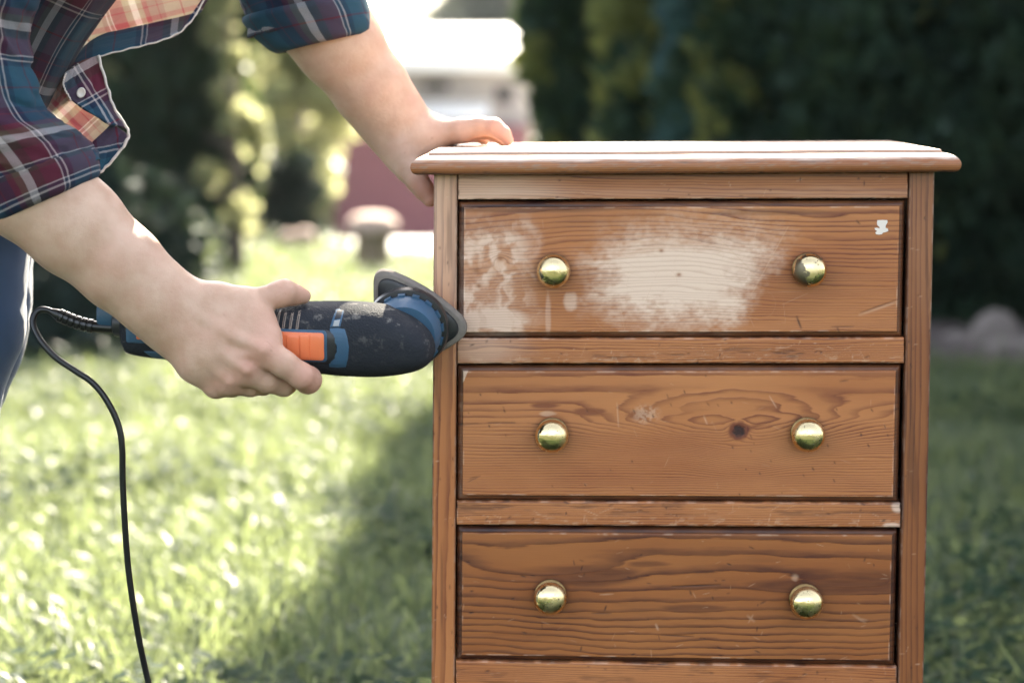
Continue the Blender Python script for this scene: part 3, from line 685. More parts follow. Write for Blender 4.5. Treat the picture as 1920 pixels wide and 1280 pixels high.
# moulded top
TZ = HC - .0838
def top_board():
    prof = np.array([(.006, 0), (.0165, .0), (.0198, .0014), (.0218, .0042), (.0224, .0075), (.0215, .0108), (.0192, .0138), (.0155, .0163), (.0115, .0178), (.0078, .0184), (.0060, .0185), (.0057, .0189), (.0056, .0204), (.0050, .0214), (.0038, .0217), (-.004, .0217)])
    prof = np.vstack([prof[:1], crom(prof[1:], 46)])
    Dp = .366; nseg = 150; V = []; ring = []; wear = []; uv = []
    for o, z in prof:
        cs = [(-o, -o), (WC + o, -o), (WC + o, Dp + o * .3), (-o, Dp + o * .3)]
        row = []
        for a, b in zip(cs, cs[1:] + cs[:1]): row += [(a[0] + (b[0] - a[0]) * k, a[1] + (b[1] - a[1]) * k) for k in np.linspace(0, 1, nseg, endpoint=False)]
        row = np.array(row)
        zz = TZ + z + row[:, 0] * .0062
        wob = .0006 * (fbm(row[:, 0] * 22, row[:, 1] * 22 + z * 50, 140) - .5) * (z > .003)
        V.append(P0 * np.array([1, 1, 0]) + row[:, :1] * EX + row[:, 1:] * EY + (zz + wob)[:, None] * EZ)
        n = fbm(row[:, 0] * 40 + row[:, 1] * 40, np.full(len(row), z * 300), 141); n2 = fbm(row[:, 0] * 120, np.full(len(row), z * 900), 142)
        sand = np.clip(sstep(.0105, .0150, z + .005 * (n - .5)) * (.6 + .5 * n) + .12 * sstep(.55, .75, n2), 0, 1) * (1 if z < .0184 else .8)
        dirt_dark = .5 * (1 - sstep(.0, .0035, z)) + .4 * sstep(.62, .75, n2) * (z < .0135) + .35 * np.exp(-((z - .0192) / .0009) ** 2) * sstep(.35, .6, n)  # darker along the lower edge and at the small step
        dirt_dark += .5 * np.exp(-((z - .0112) / .0006) ** 2) * sstep(.5, .65, n)
        ring.append((z * 1.0 + .004 * fbm(row[:, 0] * 4, row[:, 1] * 4, 143)) * 480 + 0 * n)
        scr = .6 * sstep(.66, .74, n2) * (z > .004)
        wear.append(np.stack([sand, dirt_dark, scr, np.ones(len(row))], -1)); uv.append(np.stack([row[:, 0] + row[:, 1], np.full(len(row), z)], -1))
    m = 4 * nseg; Fc = grid_faces(m, len(prof), True).tolist()
    Fc.append(list(range((len(prof) - 1) * m, len(prof) * m))); Fc.append(list(range(m))[::-1])
    o = mesh_obj('top_board', np.concatenate(V), Fc, M_TOP, chest)
    fattr(o, 'ring', np.concatenate(ring)); fattr(o, 'wear', np.concatenate(wear), 'FLOAT_COLOR'); set_uv(o, np.concatenate(uv))
    autosmooth(o, 40)
top_board()

# ------------------------------------------------------------------ grass
def blades(n, y0, y1, hmin, hmax, wd, seed, xm=.21, xo=.6):
    g = np.random.default_rng(seed)
    y = y0 + (y1 - y0) * g.random(n * 2) ** .9; x = (g.random(n * 2) * 2 - 1) * (xm * y1 + xo)
    k = np.abs(x) < xm * y + xo; x, y = x[k][:n], y[k][:n]; n = len(x)
    inp = poly_sd(x, y, PAV) > -.02; x, y = x[inp], y[inp]
    s = ((x - 1.9) / 1.42) ** 4 + ((y - 8.15) / .92) ** 4 > 1; x, y = x[s], y[s]; n = len(x)
    hgt = (hmin + (hmax - hmin) * g.random(n)) * (.55 + .9 * fbm(x * 2.5, y * 2.5, seed, 3))
    az = g.random(n) * 2 * np.pi; lean = (.15 + .85 * g.random(n)) * hgt; w = wd * (.6 + .8 * g.random(n))
    dx, dy = np.cos(az), np.sin(az); tw = az + np.pi / 2 + g.normal(0, .5, n); wx, wy = np.cos(tw), np.sin(tw)
    V = np.empty((n, 7, 3)); z0 = gz(y)
    for i, (t, ww) in enumerate(((0, 1), (.4, .9), (.75, .6), (1, 0))):
        b = lean * t ** 2; hz = hgt * (t - .30 * t ** 3)
        for j, sg in enumerate((-1, 1) if i < 3 else (0,)):
            q = min(i * 2 + j, 6)
            V[:, q, 0] = x + dx * b + wx * w * ww * sg * .5; V[:, q, 1] = y + dy * b + wy * w * ww * sg * .5; V[:, q, 2] = z0 + hz
    base = np.arange(n)[:, None] * 7
    T = np.array([[0, 1, 3], [0, 3, 2], [2, 3, 5], [2, 5, 4], [4, 5, 6]])
    return V.reshape(-1, 3), (base[:, None, :] + T[None]).reshape(-1, 3)
V1, F1 = blades(125000, 2.75, 8.6, .045, .105, .0038, 21, xo=.75)
V0, F0 = blades(36000, .9, 2.8, .03, .085, .0045, 25, xm=.3, xo=1.1)
V2, F2 = blades(30000, 8.4, 13.6, .05, .10, .009, 22)
V3, F3 = blades(3600, 2.7, 9.5, .10, .17, .0042, 23)
g_o = mesh_obj('grass', np.concatenate([V1, V2, V3, V0]), np.concatenate([F1, F2 + len(V1), F3 + len(V1) + len(V2), F0 + len(V1) + len(V2) + len(V3)]), M_GRASS)
def clover(n, seed):
    g = np.random.default_rng(seed); y = 2.8 + 6 * g.random(n); x = (g.random(n) * 2 - 1) * (.21 * y + .5)
    k = fbm(x * 1.6, y * 1.6, 77, 3) > .52; x, y = x[k], y[k]; n = len(x); z = .035 + .05 * g.random(n); a0 = g.random(n) * 6.28; V = []; 
    for q in range(3):
        a = a0 + q * 2.09; r = .012 * (.7 + .7 * g.random(n)); c = np.stack([x + np.cos(a) * r, y + np.sin(a) * r, z + .004 * g.normal(size=n)], -1)
        t = np.stack([np.cos(a), np.sin(a), .3 * g.normal(size=n)], -1) * r[:, None]; b = np.stack([-np.sin(a), np.cos(a), .3 * g.normal(size=n)], -1) * r[:, None] * .8
        V.append(np.stack([c - t, c - b + t * .3, c + t, c + b + t * .3], 1))
    V = np.concatenate(V).reshape(-1, 3); return V, np.arange(len(V)).reshape(-1, 4)
Vc, Fc_ = clover(9000, 24)
tag(mesh_obj('clover_leaves', Vc, Fc_, M_CLOVER), kind='stuff')
tag(g_o, kind='stuff')

# ------------------------------------------------------------------ haze in the sunlit air
def haze_box(density):
    t = NT('hazy_air'); v = t.n('VolumePrincipled', {'Color': (.90, .94, 1.0), 'Density': density, 'Anisotropy': .35})
    t.t.links.new(v.outputs[0], t.out.inputs['Volume'])
    mb = MB(); mb.box((0, 40, 5.6), (124, 104, 7.6)); tag(mb.build('haze', t.m), kind='stuff')
haze_box(.0002)

# ------------------------------------------------------------------ trees and shrubs
def leaf_quads(P, dirs, size, g, aspect=.35, fold=.0):
    """one pointed leaf (two triangles forming a kite) per point"""
    n = len(P); dirs = dirs / (np.linalg.norm(dirs, axis=1)[:, None] + 1e-9)
    r = g.normal(size=(n, 3)); side = np.cross(dirs, r); side /= np.linalg.norm(side, axis=1)[:, None] + 1e-9
    L = (size * (.6 + .8 * g.random(n)))[:, None]
    V = np.empty((n, 4, 3)); V[:, 0] = P; V[:, 1] = P + dirs * L * .5 + side * L * aspect; V[:, 2] = P + dirs * L; V[:, 3] = P + dirs * L * .5 - side * L * aspect
    return V.reshape(-1, 3), np.arange(n * 4).reshape(n, 4)
def trunk_mesh(x, y, z, h, r, seed, limbs=7, spread=.3, vert=.6):
    g = np.random.default_rng(seed); mb = MB()
    t = np.linspace(0, 1, 7); path = np.c_[x + .06 * h * (fbm(t * 3, t * 0 + seed, 5) - .5) * t, y + .06 * h * (fbm(t * 3, t * 0 + seed, 6) - .5) * t, z - .05 + (h + .05) * t]
    mb.add(*tube(path, r * (1 - .8 * t) + r * .5 * np.exp(-t * 14), 9))
    tips = []
    for i in range(limbs):
        k = .15 + .8 * (i + g.random()) / limbs; b = np.array([np.interp(k, t, path[:, j]) for j in range(3)]); a = g.random() * 6.28 + i * 2.4
        l = spread * (1.25 - k) * (.7 + .6 * g.random()); e = b + np.array([math.cos(a) * l, math.sin(a) * l, l * vert])
        m = (b + e) / 2 + np.array([0, 0, l * .12]); mb.add(*tube(crom([b, m, e], 5), np.linspace(r * .45 * (1 - k * .6), r * .08, 5), 6)); tips.append(e)
    return mb, tips
def conifer(name, x, y, h, r, nleaf, mat, seed, label, group, zmax=1.7, size=.075, low=.02, cat='tree', alt=None, thr=.55):
    g = np.random.default_rng(seed); z0 = float(gz(y))
    e = empty(name, (x, y, z0), label, cat, group)
    mb, _ = trunk_mesh(x, y, z0, h * .93, .055 * h / 4 + .02, seed, 9, r * .8, .9); mb.build('trunk', M_BARK, e, True)
    # dense low part (seen), lighter built top
    def rad(z):
        t = z / h; return r * np.clip((1.02 - t) * 1.9, 0, 1) ** .7 * (.72 + .28 * np.clip(t * 9, 0, 1))
    out = []
    for n, za, zb, sz in ((nleaf, low, min(zmax, h), size), (int(nleaf * .45), min(zmax, h), h, size * 2.2)):
        if zb - za < .05: continue
        z = za + (zb - za) * g.random(n); a = g.random(n) * 2 * np.pi
        lump = .45 + 1.0 * fbm(a * 1.6 * max(1, r * 4) / 2 + 7, z * 4.0, seed, 3) ; depth = g.random(n) ** .45
        rr = rad(z) * lump * (.35 + .65 * depth)
        P = np.c_[x + np.cos(a) * rr, y + np.sin(a) * rr, z0 + z]
        d = np.c_[np.cos(a), np.sin(a), .9 + g.normal(0, .4, n)] + g.normal(0, .45, (n, 3))
        out.append(leaf_quads(P, d, sz, g, .30))
    V = np.concatenate([o[0] for o in out]); off = len(out[0][0])
    Fq = np.concatenate([out[0][1]] + [o[1] + off for o in out[1:]])
    c0 = V.reshape(-1, 4, 3)[:, 0]; k = fbm((c0[:, 0] + .5 * c0[:, 2]) * 6.5 + seed, c0[:, 2] * 4.0 + c0[:, 1] * 3, seed + 9, 3)
    mesh_obj('crown', V, Fq, mat, e, mats=[mat, alt or mat], midx=(k > thr).astype(np.int32)); return e
def bush(name, x, y, h, r, nleaf, mat, seed, label, group=None, size=.05, stem=True, base=.0, cat='shrub', nclump=22, asp=.42):
    g = np.random.default_rng(seed); z0 = float(gz(y)); e = empty(name, (x, y, z0), label, cat, group)
    mb, tips = trunk_mesh(x, y, z0, h * .8, .02 + .012 * h, seed, nclump, r * 1.0, .5); mb.build('trunk', M_BARK, e, True)
    c = []
    for i in range(nclump):
        zc = base + (h - base) * (.12 + .82 * (i + g.random()) / nclump); t = zc / h
        a = g.random() * 6.28; rc = r * math.sqrt(max(.05, 1 - (2 * t - .9) ** 2 * .75)) * g.random() ** .5 * .85
        c.append((x + math.cos(a) * rc, y + math.sin(a) * rc, z0 + zc, r * (.22 + .26 * g.random())))
    c = np.array(c); k = g.integers(0, nclump, nleaf); dv = g.normal(size=(nleaf, 3)); dv /= np.linalg.norm(dv, axis=1)[:, None]
    P = c[k, :3] + dv * c[k, 3:] * (g.random(nleaf) ** .4)[:, None] * np.array([1, 1, .85]); P[:, 2] = np.maximum(P[:, 2], z0 + .01)
    V, Fq = leaf_quads(P, dv + g.normal(0, .6, (nleaf, 3)) + np.array([0, 0, .2]), size, g, asp)
    mesh_obj('crown', V, Fq, mat, e); return e
GR = 'conifers shading the right side of the lawn'
def X_(px, y): return (px - 960) / F * y
conifer('thuja_tree', X_(1125, 10.2), 10.2, 2.5, .30, 21000, M_THUJA, 31, 'dark green thuja standing beside the pale roofs, left end of the hedge', GR, alt=M_THUJA_Y, thr=.60)
conifer('thuja_tree', X_(1258, 9.4), 9.4, 4.0, .25, 14000, M_THUJA_Y, 32, 'narrow olive yellow thuja behind the middle of the chest', GR, alt=M_THUJA, thr=.47)
conifer('thuja_tree', X_(1350, 9.0), 9.0, 6.2, .22, 11000, M_THUJA_B, 33, 'slender bluish green thuja between olive and dark ones', GR, alt=M_THUJA, thr=.56)
conifer('thuja_tree', X_(1470, 8.9), 8.9, 5.6, .33, 16000, M_THUJA, 34, 'broad dark thuja streaked with olive behind the tarnished knob', GR, alt=M_THUJA_Y, thr=.52)
conifer('thuja_tree', X_(1660, 8.8), 8.8, 5.8, .44, 19000, M_THUJA, 35, 'very dark thuja behind the right corner of the chest top', GR, alt=M_THUJA_Y, thr=.68)
conifer('thuja_tree', X_(1890, 8.7), 8.7, 5.8, .46, 19000, M_THUJA, 36, 'very dark thuja above the pale stones at the right border', GR)
conifer('thuja_tree', X_(2180, 8.7), 8.7, 5.8, .5, 9000, M_THUJA, 37, 'very dark thuja ending the hedge beyond the pale stones', GR, size=.11)
conifer('thuja_tree', X_(1560, 9.9), 9.9, 6.0, .5, 12000, M_THUJA, 38, 'dark thuja in the second row behind the broad streaked one', GR, size=.11)
conifer('thuja_tree', X_(1790, 9.9), 9.9, 6.0, .5, 12000, M_THUJA, 39, 'dark thuja in the second row behind the pale stones', GR, size=.11)
for i, (x, y) in enumerate(((2.75, 6.6), (2.75, 5.5))):  # out-of-view trees added to block sky light from the right
    conifer('thuja_tree', x, y, 5.2, .62, 2600, M_THUJA, 90 + i, 'tall unseen thuja added for shade, ' + ['next to the soil bed', 'second from the soil bed'][i], GR, size=.16, zmax=2.5)
GL = 'dark conifers at the left edge of the garden'
conifer('yew_tree', X_(325, 11.6), 11.6, 3.9, .37, 12000, M_THUJA, 41, 'dark yew with yellow lit tips behind the sanding arm', GL, low=.25, size=.085, alt=M_BRIGHT, thr=.66)  # yellow clumps in the crown paint sunlit tips
conifer('yew_tree', X_(150, 11.9), 11.9, 3.9, .45, 12000, M_THUJA, 42, 'dark yew behind the hanging shirt tail', GL, size=.09)
conifer('yew_tree', X_(-60, 11.9), 11.9, 3.9, .5, 8000, M_THUJA, 43, 'dark yew behind the bent person', GL, size=.11)
bush('lit_shrub', X_(440, 11.0), 11.0, 1.5, .17, 900, M_BRIGHT, 44, 'sparse yellow green shrub glowing in front of the dark yew', size=.05, nclump=12)
bush('dark_shrub', X_(170, 7.75), 7.75, .62, .34, 8000, M_DARKLEAF, 45, 'low dark shrub behind the sander cord', size=.036)
bush('dark_shrub', X_(-40, 7.9), 7.9, .6, .34, 3200, M_DARKLEAF, 46, 'low dark shrub behind the blue jeans', size=.06)
bush('bright_shrub', X_(558, 16.5), 16.5, 2.6, .38, 5200, M_BRIGHT, 47, 'tall sunlit yellow green shrub between the two arms', 'sunlit shrubs at the end of the lawn', size=.075, nclump=26)
bush('bright_shrub', X_(570, 21.0), 21.0, 3.0, .34, 5000, M_BRIGHT, 48, 'sunlit shrub nearest the left end of the maroon shed', 'sunlit shrubs at the end of the lawn', size=.10, nclump=26)
bush('bright_shrub', X_(500, 23.0), 23.0, 3.2, .75, 9000, M_BRIGHT, 49, 'pale sunlit shrub behind the dark yew', 'sunlit shrubs at the end of the lawn', size=.10, nclump=26)
bush('dark_shrub', X_(556, 13.4), 13.4, .50, .185, 4200, M_DARKLEAF, 50, 'round dark clipped shrub behind the two pinkish balls', size=.035, nclump=30)
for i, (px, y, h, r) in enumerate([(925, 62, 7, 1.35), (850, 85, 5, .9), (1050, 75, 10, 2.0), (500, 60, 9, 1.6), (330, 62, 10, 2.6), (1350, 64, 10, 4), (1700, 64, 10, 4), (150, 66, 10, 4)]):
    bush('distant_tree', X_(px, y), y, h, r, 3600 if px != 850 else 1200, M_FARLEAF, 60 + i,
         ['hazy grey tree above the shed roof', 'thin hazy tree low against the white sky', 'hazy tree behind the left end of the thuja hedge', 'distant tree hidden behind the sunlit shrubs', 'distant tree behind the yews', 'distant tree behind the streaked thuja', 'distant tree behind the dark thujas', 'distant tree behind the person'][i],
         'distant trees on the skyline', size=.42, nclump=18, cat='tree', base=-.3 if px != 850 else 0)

# ------------------------------------------------------------------ shed, ornaments, stones
SY = 22.6; sz = float(gz(SY))
def zat(py, y): return HC - (py - HOR) / F * y
shed = empty('garden_shed', (X_(830, SY), SY, sz), 'low maroon shed with grey upper wall and pale sunlit roof beyond the lawn', 'shed')
xl, xr = X_(628, SY), X_(992, SY)
mb = MB(); zt = zat(236, SY); mb.box(((xl + xr) / 2, SY + .9, (sz - .1 + zt) / 2), ((xr - xl) / 2, .9, (zt - sz + .1) / 2)); bevel_mod(mb.build('lower_wall', M_MAROON, shed), .01)
mb = MB(); ze = zat(132, SY); xa = X_(700, SY); mb.box(((xa + xr) / 2, SY + 1.0, (zt + ze) / 2), ((xr - xa) / 2 - .01, .8, (ze - zt) / 2)); bevel_mod(mb.build('upper_wall', M_GREYW, shed), .01)
# sloping roof sheet, thick, falling towards the lawn
ya, yb_ = SY - .28, SY + 2.0; zl, zh = zat(134, ya), zat(52, yb_)
mb = MB(); x0, x1 = X_(672, SY), X_(1006, SY)
V = []
for (yy, zz) in ((ya, zl), (ya + .02, zl + .13), (yb_, zh), (yb_, zh - .12)): V += [(x0, yy, zz), (x1, yy, zz)]
mb.add(V, [(0, 1, 3, 2), (2, 3, 5, 4), (4, 5, 7, 6), (6, 7, 1, 0), (0, 2, 4, 6), (1, 7, 5, 3)]); bevel_mod(mb.build('roof', M_ROOF, shed), .05, 3)
for (pa, pb, q0, q1) in ((925, 966, 160, 196), (790, 845, 150, 176)):
    mb = MB(); f = mb
    a, b, c, d_ = X_(pa, SY), X_(pb, SY), zat(q0, SY), zat(q1, SY)
    mb.box(((a + b) / 2, SY + .19, (c + d_) / 2), ((b - a) / 2, .02, (c - d_) / 2)); fr = mb.build('window', M_GREYW, shed)
    mb = MB(); mb.box(((a + b) / 2, SY + .165, (c + d_) / 2), ((b - a) / 2 - .02, .008, (c - d_) / 2 - .02)); mb.build('pane', M_GLASS, fr)
ya2 = SY - .55; mb = MB(); V = []
for (yy, zz) in ((ya2, zat(224, ya2)), (ya2 + .02, zat(214, ya2)), (SY + .1, zat(190, SY)), (SY + .1, zat(197, SY))): V += [(X_(775, SY), yy, zz), (X_(918, SY), yy, zz)]
mb.add(V, [(0, 1, 3, 2), (2, 3, 5, 4), (4, 5, 7, 6), (6, 7, 1, 0), (0, 2, 4, 6), (1, 7, 5, 3)]); bevel_mod(mb.build('canopy', M_ROOF, shed), .02, 2)
def lathe(prof, c, n=28, wob=0, seed=0):
    prof = np.asarray(prof); a = np.linspace(0, 2 * np.pi, n, endpoint=False); V = []
    for r, z in prof:
        rr = r * (1 + wob * (fbm(np.cos(a) * 2 + 5, np.sin(a) * 2 + z * 9, seed) - .5)); V.append(np.c_[c[0] + rr * np.cos(a), c[1] + rr * np.sin(a), np.full(n, c[2] + z)])
    return np.concatenate(V), grid_faces(n, len(prof), True).tolist() + [list(range(n))[::-1], list(range((len(prof) - 1) * n, len(prof) * n))]
my = 11.26; mx = X_(698, my)
mush = empty('stone_mushroom', (mx, my, 0), 'garden ornament shaped like a mushroom with pinkish cap and brown stem', 'ornament')
mb = MB(); mb.add(*lathe(crom([(.098, -.02), (.090, .03), (.082, .10), (.084, .17), (.086, .19)], 14), (mx, my, 0), 20, .2, 2)); mb.build('stem', M_STEM, mush, True)
mb = MB(); mb.add(*lathe(crom([(.06, .183), (.112, .180), (.122, .197), (.118, .226), (.090, .256), (.05, .268), (.004, .272)], 20), (mx, my, 0), 24, .15, 3)); mb.build('cap', M_STONE, mush, True)
for i, (px, r, lb) in enumerate(((541, .055, 'smaller pinkish stone ball under the round dark shrub'), (571, .062, 'larger pinkish stone ball nearer the stone mushroom'))):
    by = 12.7; mb = MB(); tt = np.linspace(0, np.pi, 14); mb.add(*lathe(np.c_[np.maximum(r * np.sin(tt), .001), r - r * np.cos(tt)], (X_(px, by), by, float(gz(by))), 22, .1, i))
    tag(mb.build('stone_ball', M_STONE, None, True), lb, 'ornament', 'pinkish stone balls on the lawn')
def rock(c, r, seed, lb):
    bm = bmesh.new(); bmesh.ops.create_icosphere(bm, subdivisions=3, radius=1)
    V = np.array([v.co[:] for v in bm.verts]); Fc = [[v.index for v in f.verts] for f in bm.faces]; bm.free()
    n = fbm(V[:, 0] * 1.4 + seed, V[:, 1] * 1.4 + V[:, 2], seed, 3); V = V * (.7 + .6 * n)[:, None] * np.array(r) + np.array(c)
    tag(mesh_obj('stone', V, Fc, M_ROCK), lb, 'stone', 'pale stones in the soil under the thujas'); 
rock((X_(1868, 7.75), 7.75, .055), (.085, .08, .085), 5, 'pale upright stone in the soil bed under the dark thujas')
rock((X_(1930, 7.5), 7.5, .03), (.13, .08, .055), 9, 'flat grey stone at the front edge of the soil bed')
rock((X_(1800, 7.9), 7.9, .02), (.06, .06, .04), 12, 'small grey stone next to the chest in the soil bed')

# ------------------------------------------------------------------ detail sander
KS = 1 / 1966
SO = at(650, 636, 2.333)
sx = at(815, 634, 2.328) - at(215, 620, 2.345); sx /= np.linalg.norm(sx)
sy = np.array([0, math.cos(R(11)), math.sin(R(11))]); sy -= sx * (sy @ sx); sy /= np.linalg.norm(sy); sz_ = np.cross(sx, sy)
SB = np.stack([sx, sy, sz_], 1)
def SL(px, py, y): return np.array([(px - 650) * KS, y, (636 - py) * KS])
XF = (SB, SO)
sander = empty('detail_sander', SO, 'black and blue electric detail sander gripped in the right hand, pad on the top drawer', 'sander')
SEC = np.array([(226, 590, 652, .017), (232, 586, 660, .023), (242, 583, 670, .027), (297, 579, 678, .029), (380, 577, 682, .030), (450, 576, 686, .031), (515, 574, 690, .033), (560, 569, 695, .035), (640, 566, 702, .036),
                (700, 568, 703, .036), (740, 575, 699, .036), (772, 589, 692, .035), (793, 604, 684, .032), (806, 618, 675, .026), (813, 632, 666, .017), (816, 643, 658, .007)], float)
def sec(x):
    return [np.interp(x, SEC[:, 0], SEC[:, i]) for i in (1, 2, 3)]
NE = 2.5
def near_y(px, py):
    t, b, dpt = sec(px); c = (t + b) / 2; a = (b - t) / 2
    return -dpt * (1 - np.clip(np.abs((py - c) / a), 0, .999) ** NE) ** (1 / NE)
def housing():
    S2 = crom(SEC, 70); V = []; n = 56; a = np.linspace(0, 2 * np.pi, n, endpoint=False)
    for x, t, b, dpt in S2:
        ca, sa = np.cos(a), np.sin(a); e = 2 / NE
        py = (t + b) / 2 - np.sign(sa) * np.abs(sa) ** e * (b - t) / 2; yy = np.sign(ca) * np.abs(ca) ** e * max(dpt, .001)
        V.append(np.stack([(np.full(n, x) - 650) * KS, yy, (636 - py) * KS], 1))
    V = np.concatenate(V) @ SB.T + SO
    return mesh_obj('housing', V, grid_faces(n, len(S2), True)[:, ::-1].tolist() + [list(range(n)), list(range(len(V) - n, len(V)))[::-1]], M_RUBBER, sander, True)
housing()
def rrect(x0, x1, y0, y1, r, n=5):
    o = []
    for cx, cy, a0 in ((x1 - r, y0 + r, -90), (x1 - r, y1 - r, 0), (x0 + r, y1 - r, 90), (x0 + r, y0 + r, 180)):
        o += [(cx + r * math.cos(R(a0 + 90 * k / n)), cy + r * math.sin(R(a0 + 90 * k / n))) for k in range(n + 1)]
    return o
def s_patch(name, outline, rise, mat, parent=sander, sink=.002, up=0, dens=6):
    """a plate lying on the camera-side face of the housing"""
    P = np.array(outline, float) - np.array([0, up]); Q = []
    for a, b in zip(P, np.roll(P, -1, 0)): Q += [a + (b - a) * k for k in np.linspace(0, 1, max(2, int(np.hypot(*(b - a)) / 6) + 1), endpoint=False)]
    Q = np.array(Q); c = Q.mean(0); n = len(Q); V = []
    ks = list(np.linspace(.02, 1, dens)) + [1.0]
    for i, k in enumerate(ks):
        q = c + (Q - c) * k; y = near_y(q[:, 0], q[:, 1]) - (rise if i < len(ks) - 1 else -sink) + (.0006 if i == len(ks) - 2 else 0)
        V.append(np.stack([(q[:, 0] - 650) * KS, y, (636 - q[:, 1]) * KS], 1))
    V = np.concatenate(V) @ SB.T + SO
    return mesh_obj(name, V, grid_faces(n, len(ks), True).tolist() + [list(range(n))[::-1]], mat, parent, False)
s_patch('inset_band', [(627, 607), (642, 606), (655, 608), (660, 622), (663, 640), (661, 662), (656, 681), (640, 683), (625, 682), (625, 673), (634, 670), (640, 664), (640, 624), (635, 617), (627, 615)], .0007, M_BLUE, up=11)
s_patch('switch_surround', [(515, 612), (622, 611), (633, 616), (639, 624), (639, 664), (633, 670), (624, 676), (515, 675)], .0012, M_BLACK, up=12)
fr = s_patch('switch_frame', rrect(519, 622, 611.5, 672, 8), .0022, M_BLUE, up=12)
s_patch('switch_slider', rrect(527, 617, 615.5, 667.5, 6), .0036, M_ORANGE, fr, up=12)
s_patch('slider_grip', rrect(572, 590, 616.5, 666.5, 2), .0050, M_ORANGE, fr, up=12)
s_patch('slider_grip', rrect(546, 571, 619, 664.5, 4), .0041, M_ORANGE, fr, up=12)
for i, x in enumerate((515, 527.5, 539.5, 552.5, 565.5)):
    v = s_patch('vent', [(x - .5, 577), (x + 4.5, 576), (x + 2.6, 603), (x - 2.4, 604)], .0009, M_SLIT, dens=4, up=4)
    s_patch('slit', [(x + .9, 579), (x + 3.1, 578.5), (x + 1.3, 601), (x - .9, 601.5)], .0013, M_BLACK, v, dens=3, up=4)
f2 = s_patch('side_slot', [(634, 569), (651, 568.5), (646, 593), (627, 594)], .0008, M_BLUE)
s_patch('slot_opening', [(637, 570), (648, 569.5), (646, 580), (634, 582)], .0013, M_BLACK, f2)
s_patch('slot_window', [(634, 583), (645.5, 581.5), (643.5, 592), (632, 592.5)], .0013, M_STEEL, f2)
s_patch('lower_slot', [(626, 692), (640, 691), (640, 699.5), (628, 700)], .0009, M_BLACK)
s_patch('rating_mark', [(655, 694), (672, 693.5), (671, 700), (656, 700.5)], .0007, M_BLACK)
mb = MB()
# rear end: collar, dust port
def s_cyl(name, c, axis, prof, mat, n=36, parent=sander, teeth=0):
    prof = np.array(prof, float); ax = np.asarray(axis, float); r0 = np.cross(ax, [0, 0, 1.0]) if abs(ax[2]) < .9 else np.array([1., 0, 0]); r0 /= np.linalg.norm(r0); r1 = np.cross(ax, r0)
    a = np.linspace(0, 2 * np.pi, n, endpoint=False); V = []
    for r, h in prof:
        rr = r * np.ones(n)
        if teeth: rr = rr + teeth * (np.sin(a * 14) > .2) * (h < prof[-2][1])
        V.append(c + h * ax + rr[:, None] * (np.cos(a)[:, None] * r0 + np.sin(a)[:, None] * r1))
    V = np.concatenate(V) @ SB.T + SO
    return autosmooth(mesh_obj(name, V, grid_faces(n, len(prof), True).tolist() + [list(range(n))[::-1], list(range(len(V) - n, len(V)))], mat, parent), 40)
s_cyl('dust_port', SL(178, 603, .012), (1, 0, 0), [(.0165, 0), (.0185, .001), (.0192, .004), (.0192, .030)], M_BLUE)
s_cyl('collar', SL(209, 613, -.002), (1, 0, 0), [(.010, 0), (.0128, .0015), (.0136, .004), (.0140, .012), (.0175, .018)], M_BLACK)
s_patch('rear_inset', rrect(243, 300, 606, 636, 4), .0010, M_BLUE); s_patch('rear_inset', [(272, 652), (330, 652), (340, 676), (290, 674)], .0008, M_BLUE)
s_patch('rear_light', rrect(263, 285, 616, 628, 3), .0022, M_ORANGE)
# blue ring between head and pad, dark skirt, pad
rc = SL(757, 632, 0)
s_cyl('neck_ring', rc, (0, 1, 0), [(.0300, .004), (.0335, .012), (.0345, .020), (.0345, .0275), (.031, .0285)], M_BLUE, 84)
mb = MB()
for i in range(16):
    a = 2 * math.pi * i / 16 + .12; c = rc + np.array([math.cos(a) * .0350, .0262, math.sin(a) * .0350])
    mb.box(c, (.0016, .0032, .0034), 0, [[math.cos(a), 0, -math.sin(a)], [0, 1, 0], [math.sin(a), 0, math.cos(a)]])
mb.build('ring_teeth', M_BLUE, sander, xf=XF)
s_cyl('skirt', rc, (0, 1, 0), [(.030, .029), (.0392, .031), (.0408, .036), (.0395, .043), (.030, .046)], M_BLACK, 60)
def iron(scale, n=26):
    A, B, C = SL(692, 523, 0), SL(878, 641, 0), SL(706, 724, 0); cen = (A + B + C) / 3
    out = []
    for P, Q, bul in ((A, B, .0085), (B, C, .0085), (C, A, .003)):
        d = Q - P; nrm = np.array([-d[2], 0, d[0]]); nrm /= np.linalg.norm(nrm); nrm *= np.sign(nrm @ ((P + Q) / 2 - cen))
        for k in np.linspace(0, 1, n, endpoint=False): out.append(P + d * k + nrm * bul * 4 * k * (1 - k))
    out = np.array(out); kz = 4; out = sum(np.roll(out, i, 0) for i in range(-kz, kz + 1)) / (2 * kz + 1); return cen + (out - cen) * scale * 1.03
def plate(name, levels, mat):
    V = []
    for sc, y in levels:
        q = iron(sc); q[:, 1] = y; V.append(q)
    n = len(V[0]); V = np.concatenate(V) @ SB.T + SO
    return autosmooth(mesh_obj(name, V, grid_faces(n, len(levels), True).tolist() + [list(range(n))[::-1], list(range(len(V) - n, len(V)))], mat, sander), 35)
plate('pad_plate', [(.78, .045), (.85, .0465), (.87, .050), (.87, .0515)], M_BLACK)
plate('sanding_pad', [(.86, .0490), (.95, .0498), (.995, .0520), (1.005, .0560), (1.005, .0590), (.985, .0610)], M_FELT)
mb = MB()
